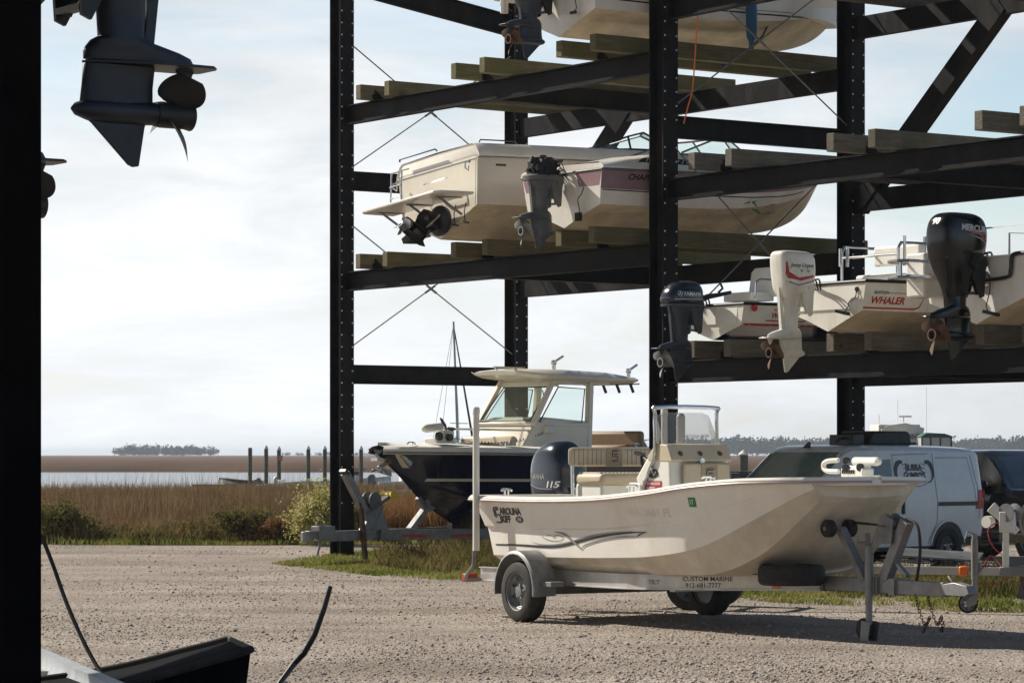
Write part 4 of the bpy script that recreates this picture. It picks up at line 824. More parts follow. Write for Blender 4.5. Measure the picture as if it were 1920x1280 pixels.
def b_merc():
    t = rackboat('center_console', 16.21, 1.0, 2.885, 'white boat with big black outboard, cut off by the right edge of the photo', 'motorboat')
    st = vst(5.6, 1.95, .80, .95, cz=.36, tuck=.84, rake=.03, full=1.05)
    h, g = hullmesh(t, st, [gel, bottomc], [1, 1, 0, 0], ang=25); deck(t, g, .15, .5, gelin); rail_along(t, g, blackp, .026, stern=False)
    m = MB(); m.tube(bez([(-.02, -.95, .82), (-.04, -.75, .82), (-.04, -.68, .78), (-.04, -.66, .62), (-.04, -.58, .54), (-.04, 0, .52)], 4), .024, 8); m.build('motor_well_trim', blackp, t)
    r_, c_ = outboard(t, (-.12, -.14, .75), 'tall', 1.12, blackgloss, blackgloss, rust, blackp, shaft=.60)
    g1 = textgeo('MERCURY', .105, .004, .15, 1.0); stick(*g1, 'lettering', mat('silver_ink', (.45, .45, .47), .4), r_, c_, (-.44, -1, .36), (1, 0, -.06), (0, 0, 1), (0, 1, 0), .003)
    g1 = textgeo('90', .10, .004, .15, 1.2); stick(*g1, 'lettering', inkw, r_, c_, (-1.5, .06, .43), (.0, -1, 0), (0, 0, 1), (1, 0, 0), .004)
    g1 = textgeo('FOURSTROKE', .035, .001, .15, 1.3); stick(*g1, 'lettering', inkgrey, r_, c_, (-.28, -1, .315), (1, 0, -.06), (0, 0, 1), (0, 1, 0), .003)
    stick(*ribbon([(-.34, .35), (-.15, .33), (.05, .22)], [.012, .03, .006]), 'red_flash', inkred, r_, c_, (-.02, -1, -.0), (1, 0, 0), (0, 0, 1), (0, 1, 0), .003)
    stick(*ribbon([(-.30, .31), (-.1, .26), (.04, .18)], [.004, .02, .004]), 'stripe_mark', inkgrey, r_, c_, (-.02, -1, -.0), (1, 0, 0), (0, 0, 1), (0, 1, 0), .003)
    m = MB(); m.box((-.16, .72, .62), (.30, .34, .55)); m.build('engine_bracket_box', gel, t, bevel=.03)
    m = MB()
    for z in (.78, .58): m.tube([(-.10, .55, z), (-.62, .50, z), (-.70, .60, z), (-.62, .86, z), (-.1, .88, z)], .02, 8)
    m.tube([(-.66, .6, .78), (-.66, .6, .58)], .02, 8); m.box((-.4, .68, .60), (.4, .3, .03)); m.build('swim_platform', chrome, t)
    m = MB(); m.tube([(.1, -.5, .8), (.1, -.5, 1.08), (1.2, -.5, 1.1), (2.5, -.5, 1.1)], .014, 6); m.tube([(.62, -.9, .8), (.62, -.9, 1.0)], .02, 6); m.build('side_rail', chrome, t)
    m = MB(); m.lathe([(.0, .22), (.06, .20), (.085, .1), (.075, 0), (.04, -.02)], (.62, -.9, 1.0), (0, 0, 1), 14); m.build('deck_light', gel, t)
    m = MB(); m.tube(bez([(-.04, -.30, .58), (-.05, -.32, .4), (-.05, -.26, .22), (-.06, -.3, .14)], 5), .007, 5); m.box((-.07, -.36, .12), (.05, .26, .04), rot=(.2, 0, 0)); m.build('transducer', blackp, t)
b_merc()
# loose things hanging off the rack
def fender():
    p = P(1409, 40, 44.9); t = MB(); t.lathe([(.012, .36), (.045, .34), (.075, .28), (.085, .15), (.085, -.12), (.072, -.24), (.04, -.31), (.035, -.42), (.0, -.43)], (0, 0, 0), (0, 0, 1), 20)
    o = t.build('boat_fender', bluep, None); o.location = p; tag(o, 'dark blue fender hanging against the white boat at the top', 'fender')
    m = MB(); m.tube([(0, 0, .35), (.1, .1, .9)], .008, 5); m.build('rope', ink, o)
fender()
m = MB(); pp = [P(1308, 30, 43.2), P(1303, 110, 43.2), P(1298, 170, 43.2), P(1290, 200, 43.2), P(1282, 232, 43.2)]; c0 = pp[0].copy()
m.tube(bez([q - c0 for q in pp], 5), .011, 6); o = m.build('cord', orange, None); o.location = c0; tag(o, 'thin orange cord dangling from the upper beam beside the middle column', 'cord')
m = MB(); pp = [P(1465, -4, 45.6), P(1430, 68, 45.6), P(1395, 100, 45.6), P(1352, 124, 45.6)]; c0 = pp[0].copy()
m.tube([q - c0 for q in pp], .016, 6); o = m.build('strap', ink, None); o.location = c0; tag(o, 'black tie down strap slanting across the topmost white hull', 'strap')
# ================================================================ boats on the near rack (top left)
nearm = mat('dark_slate_paint', (.022, .026, .036), .4, .2, var=.25)
def nearboat(root, label, sh, k):
    fw = Vector((math.cos(R(-145)), math.sin(R(-145)), 0)); kz = root.z - .78
    t = empty('motorboat', (root.x + fw.x * .42, root.y + fw.y * .42, kz), R(-145), label, 'motorboat')
    st = vst(5.8, 2.2, 1.0, 1.15, cz=.42, tuck=.86, rake=.05)
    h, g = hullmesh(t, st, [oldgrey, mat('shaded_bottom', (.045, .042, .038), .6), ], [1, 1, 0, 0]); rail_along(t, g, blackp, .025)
    outboard(t, (-.44, 0, .78), 'round', k, nearm, nearm, mat('dull_steel', (.035, .034, .036), .45, .4), blackp, shaft=sh, gh=.235)
nearboat(Vector((-2.185, 14.83, 4.235)), 'grey outboard boat with big propeller hanging over the top left corner', .56, 1.06)
nearboat(Vector((-3.20, 16.54, 3.95)), 'second overhanging outboard boat almost hidden behind the near black column', .56, 1.08)
# ================================================================ skiff on its trailer
SK = empty('skiff', (1.11 + .5225 * -1.08, 31.63 + .8526 * 1.08, 0), R(-58.5), 'white flat bowed fishing skiff with tan seats on an aluminium trailer', 'motorboat')
SK.scale = (.985, 1, 1)
def build_skiff():
    t = SK
    #            keel             bottom edge      chine           ledge lo        ledge hi          sheer
    st = [[(.24, 0, .50), (.24, .80, .52), (.20, .985, .655), (.10, .995, .94), (.095, 1.03, .96), (0, 1.115, 1.25)],
          [(1.2, 0, .50), (1.2, .82, .52), (1.2, 1.0, .66), (1.2, 1.012, .94), (1.2, 1.048, .96), (1.2, 1.135, 1.245)],
          [(2.4, 0, .50), (2.4, .82, .52), (2.4, 1.0, .685), (2.4, 1.02, .96), (2.4, 1.055, .98), (2.4, 1.145, 1.27)],
          [(3.3, 0, .51), (3.3, .81, .545), (3.3, .99, .73), (3.3, 1.03, 1.03), (3.3, 1.05, 1.045), (3.3, 1.14, 1.33)],
          [(4.0, 0, .54), (4.0, .76, .58), (4.0, .94, .84), (4.0, 1.02, 1.12), (4.0, 1.03, 1.13), (4.0, 1.10, 1.405)],
          [(4.6, 0, .72), (4.6, .66, .79), (4.6, .84, 1.07), (4.6, .93, 1.26), (4.6, .94, 1.265), (4.6, 1.0, 1.45)],
          [(5.05, 0, 1.10), (5.05, .52, 1.14), (5.05, .68, 1.29), (5.05, .76, 1.38), (5.05, .765, 1.385), (5.05, .84, 1.465)],
          [(5.28, 0, 1.30), (5.28, .46, 1.325), (5.28, .58, 1.39), (5.28, .61, 1.425), (5.28, .615, 1.43), (5.28, .64, 1.468)]]
    h, g = hullmesh(t, st, [gel, mat('dull_white_bottom', (.60, .54, .44), .4, var=.08, coat=.2, dirt=(.36, .28, .18), dirtamt=.4)], [1, 1, 0, 0, 0], n=9, ang=24)
    # gunwale flange, decks
    gr = [[V(*q[0][-1][:]) for q in [(r,)]][0] for r in g]
    m = MB(); rows = []
    for p in gr + [V(5.40, .40, 1.47), V(5.45, .18, 1.472), V(5.46, .0, 1.472)]:
        y = p.y; rows.append([V(p.x, y + .0, p.z - .035), V(p.x + .0, y + .055, p.z - .03), V(p.x, y + .06, p.z + .005), V(p.x, y + .03, p.z + .028), V(p.x, max(0, y - .13), p.z + .028), V(p.x, max(0, y - .15), p.z + .005), V(p.x, max(0, y - .165), p.z - .05)])
    for sg in (-1, 1): m.loft([[V(p.x, p.y * sg, p.z) for p in r] for r in rows], closed=False, caps=False)
    m.prism([(5.25, -.62), (5.40, -.40), (5.45, -.18), (5.46, 0), (5.45, .18), (5.40, .4), (5.25, .62)], (0, 0, 1.45), (1, 0, 0), (0, 1, 0), .05)
    m.box((-.0, 0, 1.255), (.16, 2.2, .05)); m.build('gunwale', gelin, t, ang=40)
    m = MB(); rr = []
    for p in gr: rr.append((p.x, p.y - .16, p.z))
    def flo(x): return 1.10 if x < .55 else (.72 if x < 3.0 else (1.08 if x < 4.2 else 1.38))
    R_ = []
    for i, (x, y, z) in enumerate(rr):
        R_.append([V(x, y, z), V(x, y - .03, min(z - .02, flo(x))), V(x, 0, min(z - .02, flo(x)))])
    for sg in (-1, 1): m.loft([[V(p.x, p.y * sg, p.z) for p in r] for r in R_], closed=False, caps=False)
    m.build('deck', gelin, t, ang=30)
    m = MB()
    for sg in (-1, 1): m.tube([V(r[1].x, (r[1].y + .005) * sg, r[1].z + .012) for r in rows], .013, 6)
    m.build('rub_rail', mat('pinkish_rail', (.42, .33, .32), .4), t)
    B_ = bvh(h); U, Z, Y = (1, 0, 0), (0, 0, 1), (0, 1, 0)
    def ink_(geo, o, mm, name='lettering', u=U, off=.005): return stick(geo[0], geo[1], name, mm, t, B_, o, u, Z, Y, off)
    # big maker's mark: C and S blocks with AROLINA / KIFF
    C_ = merge2((ribbon([(.17, .17), (.03, .17), (0, .14), (0, -.02), (.03, -.05), (.06, -.05)], .036), (0, 0)), (ribbon([(.17, .125), (.06, .125), (.045, .11), (.045, .01), (.055, 0), (.165, 0), (.17, -.01), (.17, -.17), (.16, -.18), (0, -.18)], .034), (0, 0)))
    C_ = ([(a * .62, b * .44) for a, b in C_[0]], C_[1]); ink_(C_, (.37, 0, 1.078), ink)
    ink_(textgeo('AROLINA', .098, .004, .10, 1.02), (.49, 0, 1.085), ink); ink_(textgeo('KIFF', .098, .004, .10, 1.02), (.49, 0, 1.002), ink)
    el = [(.075 * math.cos(a * .2618), .034 * math.sin(a * .2618)) for a in range(24)]
    ink_((el, [tuple(range(24))]), (.86, 0, 1.035), ink, 'badge'); ink_(textgeo('198', .055, .001, .1, 1.1, align='CENTER'), (.86, 0, 1.017), inkw, off=.009)
    def PL(zx, zy):
        k = (880 + zx / 2.782 - 960) / 5700; y0 = -1.06
        tt = (k * (31.63 + .5225 * y0) - (1.11 + .8526 * y0)) / (.5225 + .8526 * k); d = 31.63 + .5225 * y0 - .8526 * tt
        return (tt + 1.08, 1.7 - (740 + zy / 2.782 - 852.5) * d / 5700)
    def stroke(pts, w, mm, off=.005): ink_(ribbon([tuple(q)[:2] for q in bez([(*PL(*p), 0) for p in pts], 6)] if 0 else [(q.x, q.y) for q in bez([V(*PL(*p), 0) for p in pts], 5)], w), (0, 0, 0), mm, 'side_graphic', off=off)
    def ws(n_, a, b, c): return [a + (b - a) * math.sin(math.pi * min(1, i / n_)) if i < n_ * .5 else c + (b - c) * math.sin(math.pi * i / n_) for i in range(n_)]
    stroke([(110, 780), (230, 783), (340, 790), (420, 793), (480, 785), (560, 765), (640, 745), (740, 728), (850, 718), (925, 717)], ws(46, .014, .030, .004), ink)
    stroke([(310, 768), (360, 780), (430, 781), (500, 770), (560, 752), (640, 732), (740, 718), (850, 712)], ws(36, .003, .014, .003), inkgrey)
    stroke([(430, 713), (480, 725), (530, 765), (572, 805)], ws(16, .004, .028, .010), inkgrey, .007)
    stroke([(572, 805), (595, 783), (680, 757), (780, 742), (865, 739)], ws(21, .012, .018, .006), inkgrey, .007)
    stroke([(868, 741), (893, 726), (925, 717)], [.002, .008, .012, .014, .014, .012, .01, .008, .005, .003, .002], ink, .007)
    stroke([(360, 735), (385, 752), (420, 761), (460, 760), (476, 746), (458, 733), (434, 733), (424, 747)], .007, inkgrey)
    stroke([(385, 733), (410, 732), (440, 748)], .006, inkgrey)
    ink_(([(0, 0), (.10, 0), (.10, .09), (0, .09)], [(0, 1, 2, 3)]), (3.95, 0, 1.21), inkgreen, 'registration_decal'); ink_(textgeo('17', .06, .001, 0, 1.0), (3.965, 0, 1.235), inkw, off=.009)
    ink_(textgeo('GA 3681 FL', .11, .001, 0, 1.3), (2.95, 0, 1.11), mat('faint_ink', (.70, .67, .61), .35), off=.002)
    # cleats
    for (x, y) in ((.55, -1.04), (2.95, -1.05), (.3, .0), (4.1, -.95), (4.3, .9)):
        m = MB(); gz_ = 1.30 + (0.06 if x > 2.5 else 0) + (.09 if x > 4 else 0); m.tube([(x - .10, y, gz_ + .03), (x - .06, y, gz_ + .045), (x + .06, y, gz_ + .045), (x + .10, y, gz_ + .03)], .014, 8); m.tube([(x - .035, y, gz_ - .02), (x - .035, y, gz_ + .045)], .012, 6); m.tube([(x + .035, y, gz_ - .02), (x + .035, y, gz_ + .045)], .012, 6); m.build('cleat', chrome, t)
    # outboard
    r_, c_ = outboard(t, (-.13, .20, 1.24), 'round', 1.07, yamblue, yamgrey, galv, blackp, shaft=.52)
    g1 = textgeo('115', .095, .003, .18, 1.25); stick(*g1, 'lettering', inkw, r_, c_, (1.0, .11, .145), (0, .0, 0) if 0 else (0, -1, 0), Z, (-1, 0, 0), .003) if 0 else stick(*g1, 'lettering', inkw, r_, c_, (-.16, -1, .11), U, Z, Y, .003)
    stick(*textgeo('YAMAHA', .085, .003, 0, 1.0), 'lettering', inkgrey, r_, c_, (-.54, -1, .20), U, Z, Y, .003)
    stick(*ribbon([(0, .05), (.25, .0), (.5, -.01)], .012), 'stripe_mark', inkgrey, r_, c_, (-.56, -1, .10), U, Z, Y, .003)
    # console
    m = MB(); x0, x1, w = 1.98, 2.62, .36
    prof = [(x0 + .10, .72), (x0 + .02, 1.45), (x0 - .04, 1.52), (x0 + .16, 1.72), (x0 + .34, 1.86), (x1 - .10, 1.84), (x1 - .03, 1.72), (x1 + .02, .72)]
    m.prism(prof, (0, 0, 0), (1, 0, 0), (0, 0, 1), w * 2); c = m.build('console', gelin, t, bevel=.04, seg=3, ang=45)
    m = MB(); m.prism([(x0 + .20, 1.745), (x0 + .36, 1.875), (x1 - .08, 1.862), (x1 + .01, 1.71), (x1 + .0, 1.69), (x0 + .22, 1.70)], (0, 0, 0), (1, 0, 0), (0, 0, 1), w * 2 + .012); m.build('console_band', vinyl, c, bevel=.01)
    for y in (-.24, .0, .24):
        q = MB(); q.lathe([(.0, 0), (.034, 0), (.028, .012), (0, .013)], (x1 - .035, y, 1.77), (.88, 0, .47), 14); q.build('gauge', mat('brown_plastic', (.12, .05, .03), .4), c)
    q = MB(); q.lathe([(.0, 0), (.035, 0), (.03, .014), (0, .015)], (x1 - .0, .0, 1.70), (1, 0, .03), 16); o = q.build('badge', chrome, c)
    q = MB(); q.box((x1 + .035, .03, 1.545), (.05, .56, .27)); cu = q.build('seat_back_pad', vinyl, c, bevel=.045, seg=3, ang=60)
    q = MB(); q.box((x1 + .0615, .05, 1.545), (.006, .20, .25)); q.build('pad_panel', mat('taupe_vinyl', (.33, .26, .18), .5), cu)
    def csmark(par, o, u, rd, tgt, k_=.9):
        g_ = merge2((ribbon([(.06, .07), (-.01, .07), (-.03, .055), (-.03, -.01)], .016), (0, 0)), (ribbon([(.055, .03), (.0, .03), (0, .0), (.05, -.005), (.045, -.055), (-.035, -.06)], .016), (0, 0)), (ribbon([(-.05, .075), (.03, .095), (.085, .085), (.05, .065)], .008), (0, 0)))
        stick([(a * k_, b * k_) for a, b in g_[0]], g_[1], 'lettering', ink, par, tgt, o, u, Z, rd, .002, 1.0)
    csmark(cu, (x1 + .3, .04, 1.55), (0, 1, 0), (-1, 0, 0), bvh(children(cu)[0]))
    q = MB(); q.box((x0 + .31, -w - .20 + .0, 1.15), (.0, .0, .0)) if 0 else q.box((x0 + .02, -.05, 1.10), (.36, .62, .76)); q.build('seat_box', gelin, c, bevel=.02)
    bb = bvh(c)
    stick([(0, 0), (.34, 0), (.34, .115), (0, .115)], [(0, 1, 2, 3)], 'red_placard', inkred, c, bb, (x0 + .12, 0, 1.385), U, Z, Y, .004)
    stick(*textgeo('FIRE EXTINGUISHER', .035, .0008, 0, .98), 'lettering', inkw, c, bb, (x0 + .135, 0, 1.462), U, Z, Y, .007); stick(*textgeo('INSIDE', .06, .001, 0, .8), 'lettering', inkw, c, bb, (x0 + .20, 0, 1.40), U, Z, Y, .007)
    el = [(.10 * math.cos(a * .2618), .05 * math.sin(a * .2618)) for a in range(24)]
    stick(el, [tuple(range(24))], 'badge', ink, c, bb, (x0 + .30, 0, 1.575), U, Z, Y, .004); stick(*ribbon([(-.05, -.01), (-.01, .025), (.02, -.02), (.06, .02)], .014), 'badge_mark', inkw, c, bb, (x0 + .30, 0, 1.575), U, Z, Y, .007)
    q = MB(); P1 = [V(x1 - .16, -.34, 1.85), V(x1 - .10, -.2, 1.855), V(x1 - .09, .2, 1.855), V(x1 - .16, .34, 1.85)]; P2 = [V(x1 - .34, -.32, 2.16), V(x1 - .29, -.2, 2.185), V(x1 - .29, .2, 2.185), V(x1 - .34, .32, 2.16)]
    P0 = [V(x0 + .32, -.35, 1.85), V(x0 + .30, -.33, 2.02)]; P9 = [V(x0 + .32, .35, 1.85), V(x0 + .30, .33, 2.02)]
    q.add(P1 + P2 + P0 + P9, [(0, 1, 5, 4), (1, 2, 6, 5), (2, 3, 7, 6), (8, 0, 4, 9), (10, 3, 7, 11)]); ws = q.build('windshield', acry, c, smooth=False)
    stick(*textgeo('CAROLINA SKIFF', .05, .001, 0, .9), 'lettering', mat('etched_ink', (.5, .5, .46), .5), ws, bvh(ws), (x1 + .3, -.15, 1.93), (0, 1, 0), Z, (-1, 0, 0), .004, 1.0)
    q = MB(); gx = x0 + .22
    pts = [V(x0 + .14, -.37, 1.42), V(x0 + .26, -.375, 1.60), V(gx + .14, -.375, 1.78), V(gx + .14, -.375, 2.17), V(gx + .15, -.34, 2.235), V(gx + .15, .34, 2.235), V(gx + .14, .375, 2.17), V(gx + .14, .375, 1.78), V(x0 + .26, .375, 1.60), V(x0 + .14, .37, 1.42)]
    q.tube(bez(pts, 4), .021, 10); q.lathe([(.035, 0), (.035, .01), (0, .011)], pts[0] + V(0, .01, 0), (0, -1, 0), 10); q.tube([V(gx + .1, -.40, 1.62), V(gx + .1, -.355, 1.62)], .015, 6); q.build('grab_rail', chrome, c)
    q = MB(); q.tube([(x0 + .12, .1, 1.75), (x0 + .12, .1, 2.15)], .045, 12); q.lathe([(.046, 0), (.03, .03), (0, .035)], (x0 + .12, .1, 2.15), (0, 0, 1), 12); q.build('light_pole', mat('grey_plastic', (.30, .29, .27), .5), c)
    q = MB(); w_ = []
    for i in range(25): a = i * .2618; w_.append(V(x0 - .10 + .05 * math.cos(a), .18 * math.cos(a) * 1.0, 1.56 + .17 * math.sin(a)))
    q.tube(w_, .014, 6); q.build('steering_wheel', chrome, c)
    q = MB(); q.tube([(x0 + .12, -.30, 1.70), (x0 + .0, -.30, 1.76), (x0 + .04, -.30, 1.60)], .02, 6); q.box((x0 - .03, -.30, 1.77), (.14, .05, .035), rot=(0, .15, 0)); q.build('throttle', blackp, c)
    c.location = (0, 0, -.06)
    # seat
    m = MB(); m.box((1.18, 0, 1.08), (.50, .86, .76)); s_ = m.build('leaning_seat', gelin, t, bevel=.03)
    s_.location = (0, 0, -.05)
    m = MB(); m.box((1.22, 0, 1.50), (.52, .92, .13)); m.build('seat_cushion', vinyl, s_, bevel=.05, seg=3, ang=60)
    for i in range(19): m = MB(); m.box((1.22, -.42 + i * .0467, 1.562), (.42, .040, .02)); m.build('cushion_rib', vinyl, s_, bevel=.008)
    m = MB(); m.box((.93, 0, 1.73), (.09, 1.02, .20)); bk = m.build('backrest', vinyl, s_, bevel=.045, seg=4, ang=60)
    m = MB(); m.box((.978, .02, 1.73), (.006, .20, .195)); m.build('pad_panel', mat('taupe_vinyl', (.33, .26, .18), .5), bk); csmark(bk, (1.3, .02, 1.735), (0, 1, 0), (-1, 0, 0), bvh(children(bk)[0]), .8)
    for i in range(8):
        for sg in (-1, 1):
            if i == 0: continue
    for i in range(18):
        y = -.47 + i * .055
        if abs(y - .02) < .12: continue
        m = MB(); m.box((.9765, y, 1.73), (.003, .006, .17)); m.build('seam', vinyld, bk)
    m = MB()
    for y in (-.47, .47): m.tube([(.93, y, 1.66), (.94, y, 1.3), (.96, y, .75)], .019, 8)
    m.build('seat_leg', chrome, s_)
    # trolling motor on the bow deck
    m = MB(); m.box((4.75, -.28, 1.545), (.50, .20, .13)); m.box((4.78, -.28, 1.62), (.40, .14, .05)); tm = m.build('trolling_motor', gelin, t, bevel=.02); tm.location = (1.638, .42, .482); tm.scale = (.68, .68, .68)
    m = MB(); m.tube([(4.28, .05, 1.70), (4.98, -.12, 1.70)], .062, 14); m.lathe([(.062, 0), (.055, .05), (.02, .09), (0, .092)], (4.98, -.12, 1.70), (.97, -.23, 0), 14); m.build('motor_pod', gelin, tm)
    m = MB(); m.tube(bez([(4.35, -.30, 1.72), (4.15, -.36, 1.70), (4.08, -.36, 1.64), (4.15, -.36, 1.57), (4.4, -.34, 1.56)], 5), .035, 8); m.build('stow_arm', gelin, tm)
    for c_2, r2 in (((4.62, -.36, 1.61), .05), ((4.92, -.34, 1.62), .055), ((4.45, -.22, 1.71), .05)):
        m = MB(); m.lathe([(0, 0), (r2, 0), (r2, .05), (0, .05)], c_2, (.3, -1, 0), 14); m.build('knob', blackp, tm)
    m = MB()
    for k_ in range(6): m.box((4.55 + k_ * .05, -.385, 1.56), (.03, .01, .05))
    m.build('foot_latch', blackp, tm)
build_skiff()
# ---------------------------------------------------------------- wheels
def wheel(parent, c, ax, r=.31, w=.2, name='wheel', rimm=galv, spokes=8, rimr=.62, hubcap=False):
    m = MB(); ax = Vector(ax).normalized(); rr = r * rimr
    m.lathe([(rr, -w * .42), (rr * 1.05, -w * .5), (r * .90, -w * .5), (r * .975, -w * .42), (r, -w * .30), (r, w * .30), (r * .975, w * .42), (r * .90, w * .5), (rr * 1.05, w * .5), (rr, w * .42)], c, ax, 48, caps=False)
    for k in (-2, -1, 0, 1, 2):
        z = k * w * .13; m.lathe([(r + .001, z - .012), (r + .004, z - .010), (r + .004, z + .010), (r + .001, z + .012)], c, ax, 48, caps=False)
    for i in range(44):
        a = 2 * math.pi * i / 44
    o = m.build(name, rubber, parent, ang=35)
    u = ax.orthogonal().normalized(); v = ax.cross(u); m = MB(); cc = Vector(c)
    m.lathe([(rr * 1.02, w * .46), (rr * .97, w * .44), (rr * .93, w * .22), (rr * .80, w * .10), (rr * .52, w * .14), (rr * .42, w * .20), (rr * .30, w * .20), (rr * .28, w * .34), (rr * .10, w * .36), (0, w * .36)], cc, ax, 32, caps=False)
    m.lathe([(rr * 1.0, w * .44), (rr * 1.0, -w * .44), (rr * .9, -w * .3), (0, -w * .2)], cc, ax, 32, caps=False); m.m = 1
    for i in range(spokes):
        a = 2 * math.pi * (i + .5) / spokes; p = cc + (u * math.cos(a) + v * math.sin(a)) * rr * .72 + ax * w * .17; d = (u * math.cos(a) + v * math.sin(a)); s2 = ax.cross(d)
        q = [p + d * a_ * rr * .12 + s2 * b_ * rr * .10 + ax * .012 for a_, b_ in ((-1, -.6), (1, -1), (1, 1), (-1, .6))]; m.add(q, [(0, 1, 2, 3)])
    m.build('rim', [rimm, ink], o, ang=30, merge=False)
    m = MB()
    for i in range(5):
        a = 2 * math.pi * i / 5; p = cc + (u * math.cos(a) + v * math.sin(a)) * rr * .36 + ax * w * .19; m.lathe([(.012, 0), (.012, .02), (0, .021)], p, ax, 6)
    m.build('lug_nut', chrome, o); return o
def jackwheel(parent, c, ax, r=.08, name='jack_wheel', m_=rubber):
    return None
# ---------------------------------------------------------------- skiff trailer
def build_trailer():
    t = empty('boat_trailer', SK.location, SK.rotation_euler.z, 'aluminium boat trailer under the white skiff, resting on a black jack wheel', 'boat trailer'); t.location.z = 0
    X = lambda tt: tt + 1.08
    for sg in (-1, 1):
        wheel(t, (X(0), sg * 1.16, .31), (0, sg, 0))
        # fender
        m = MB(); R_ = []
        for i in range(15):
            a = R(-8 + i * 14.0); cx, cz = X(0), .33; r0 = .385; x, z = cx + r0 * math.cos(a), cz + r0 * math.sin(a) * 1.0
            y0, y1 = 1.16 - .135, 1.16 + .125
            nx_, nz_ = math.cos(a) * .012, math.sin(a) * .012
            R_.append([V(x, sg * y0, z), V(x + nx_, sg * y0, z + nz_), V(x + nx_, sg * (y1 - .015), z + nz_), V(x, sg * y1, z - .01), V(x - nx_ * 1.8, sg * (y1 + .003), z - nz_ * 1.8), V(x - nx_, sg * (y1 - .01), z - nz_), V(x, sg * (y1 - .03), z - .004)])
        m.loft(R_); m.build('fender', galv, t, ang=30)
        m = MB(); m.box((X(.41), sg * 1.12, .40), (.34, .16, .05)); m.box((X(.3), sg * 1.0, .40), (.06, .3, .06)); m.build('fender_bracket', galv, t, smooth=False, bevel=.004)
        # main rail: straight then bending in to the tongue
        m = MB(); pr = [V(X(-1.35), sg * .86, .44), V(X(1.45), sg * .86, .455), V(X(1.75), sg * .83, .46), V(X(3.55), sg * .06, .50)]
        rr = []
        for i, p in enumerate(pr):
            d = (pr[min(i + 1, 3)] - pr[max(i - 1, 0)]).normalized(); n_ = V(d.y, -d.x, 0) * (-1 if sg > 0 else 1) * 1.0
            rr.append([p + V(0, 0, s * .075) + n_ * e * 1.0 for s, e in ((-1, -.03), (-1, .03), (-.86, .03), (-.86, .006), (.86, .006), (.86, .03), (1, .03), (1, -.03), (.86, -.03), (.86, -.006), (-.86, -.006), (-.86, -.03))])
        rr = [[V(*q) for q in r] for r in rr]; m.loft(rr); rl = m.build('frame_rail', alu, t, smooth=False)
        if sg < 0:
            bb = bvh(rl); p0 = pr[2]; d = (pr[3] - pr[2]).normalized(); w_ = V(0, 0, 1); 
            for txt, s_, a_, z_ in (('TILT', .06, .02, -.02), ('CUSTOM MARINE', .062, .42, .012), ('912-681-7777', .062, .45, -.05)):
                g_ = textgeo(txt, s_, .001, 0, 1.15); o_ = p0 + d * a_ + V(0, 0, z_)
                if txt == 'TILT': pass
                stick(*g_, 'lettering', ink if txt != 'TILT' else inkgrey, rl, bb, o_, d, w_, V(-d.y, d.x, 0) if V(-d.y, d.x, 0).y > 0 else V(d.y, -d.x, 0), .003, 1.0)
            stick([(0, -.055), (.95, -.055), (.95, .06), (0, .06)], [(0, 1, 2, 3)], 'sticker', mat('pale_sticker', (.62, .60, .55), .4), rl, bb, p0 + d * .38, d, w_, V(-d.y, d.x, 0), .0015, 1.0)
            stick([(0, -.055), (.10, -.055), (.10, .055), (0, .055)], [(0, 1, 2, 3)], 'side_marker', orange, rl, bb, p0 + d * 1.42, d, w_, V(-d.y, d.x, 0), .006, 1.0)
        # guide posts
        m = MB(); m.tube([(X(-1.35), sg * .86, .38), (X(-1.33), sg * 1.05, .38), (X(-1.2), sg * 1.14, .42), (X(-.95), sg * 1.19, .55), (X(-.9), sg * 1.19, 1.2)], .022, 8); gp = m.build('guide_post', galv, t)
        m = MB(); m.tube([(X(-.9), sg * 1.19, .70), (X(-.9), sg * 1.19, 2.13)], .035, 12); m.lathe([(.040, 0), (.040, .05), (.03, .07), (0, .072)], (X(-.9), sg * 1.19, 2.13), (0, 0, 1), 12); m.build('pvc_sleeve', pvc, gp)
        m = MB(); m.box((X(-1.38), sg * .98, .40), (.07, .16, .09)); m.build('tail_light', inkred, t, bevel=.01)
        m = MB(); m.box((X(.4), sg * .40, .555 - .04), (3.6, .09, .05)); m.build('hull_bunk', blackp, t)
    m = MB(); m.tube([(X(0), -1.1, .30), (X(0), 1.1, .30)], .03, 8); m.box((X(0), 0, .33), (.08, 1.7, .06)); m.build('axle', galv, t)
    for x in (-1.3, -.4, .8, 2.0):
        m = MB(); m.box((X(x), 0, .40), (.08, 1.66 if x < 1.6 else 1.4, .06)); 
        for y in (-.4, .4): m.box((X(x), y, .46), (.06, .05, .08))
        m.build('cross_member', alu, t, smooth=False)
    m = MB(); m.box((X(4.0), 0, .50), (2.6, .09, .13)); m.build('tongue', galv, t, bevel=.006)
    for q_ in ((3.45, .24), (4.35, .08), (4.6, .08)): m = MB(); m.box((X(q_[0]), 0, .50), (q_[1], .15, .156)); m.build('tongue_clamp', galv, t, bevel=.004)
    m = MB(); m.prism([(5.26, -.05), (5.3, .05), (5.45, .07), (5.62, .045), (5.66, -.02), (5.6, -.05)], (1.08, 0, .50), (1, 0, 0), (0, 0, 1), .10); m.tube([(X(5.4), 0, .55), (X(5.32), 0, .62)], .012, 6); m.build('coupler', galv, t, bevel=.01)
    # spare tyre flat on the tongue
    m = MB(); wheel(t, (X(3.42), -.32, .575), (0, 0, 1), .31, .19, name='spare_wheel')
    # bow arm with two rollers
    m = MB(); m.bar((X(4.15), -.02, .55), (X(3.95), -.14, 1.01), .075, .075, up=(1, 0, 0)); m.tube([(X(3.94), -.32, 1.02), (X(3.94), .02, 1.02)], .02, 8); ba = m.build('bow_arm', galv, t)
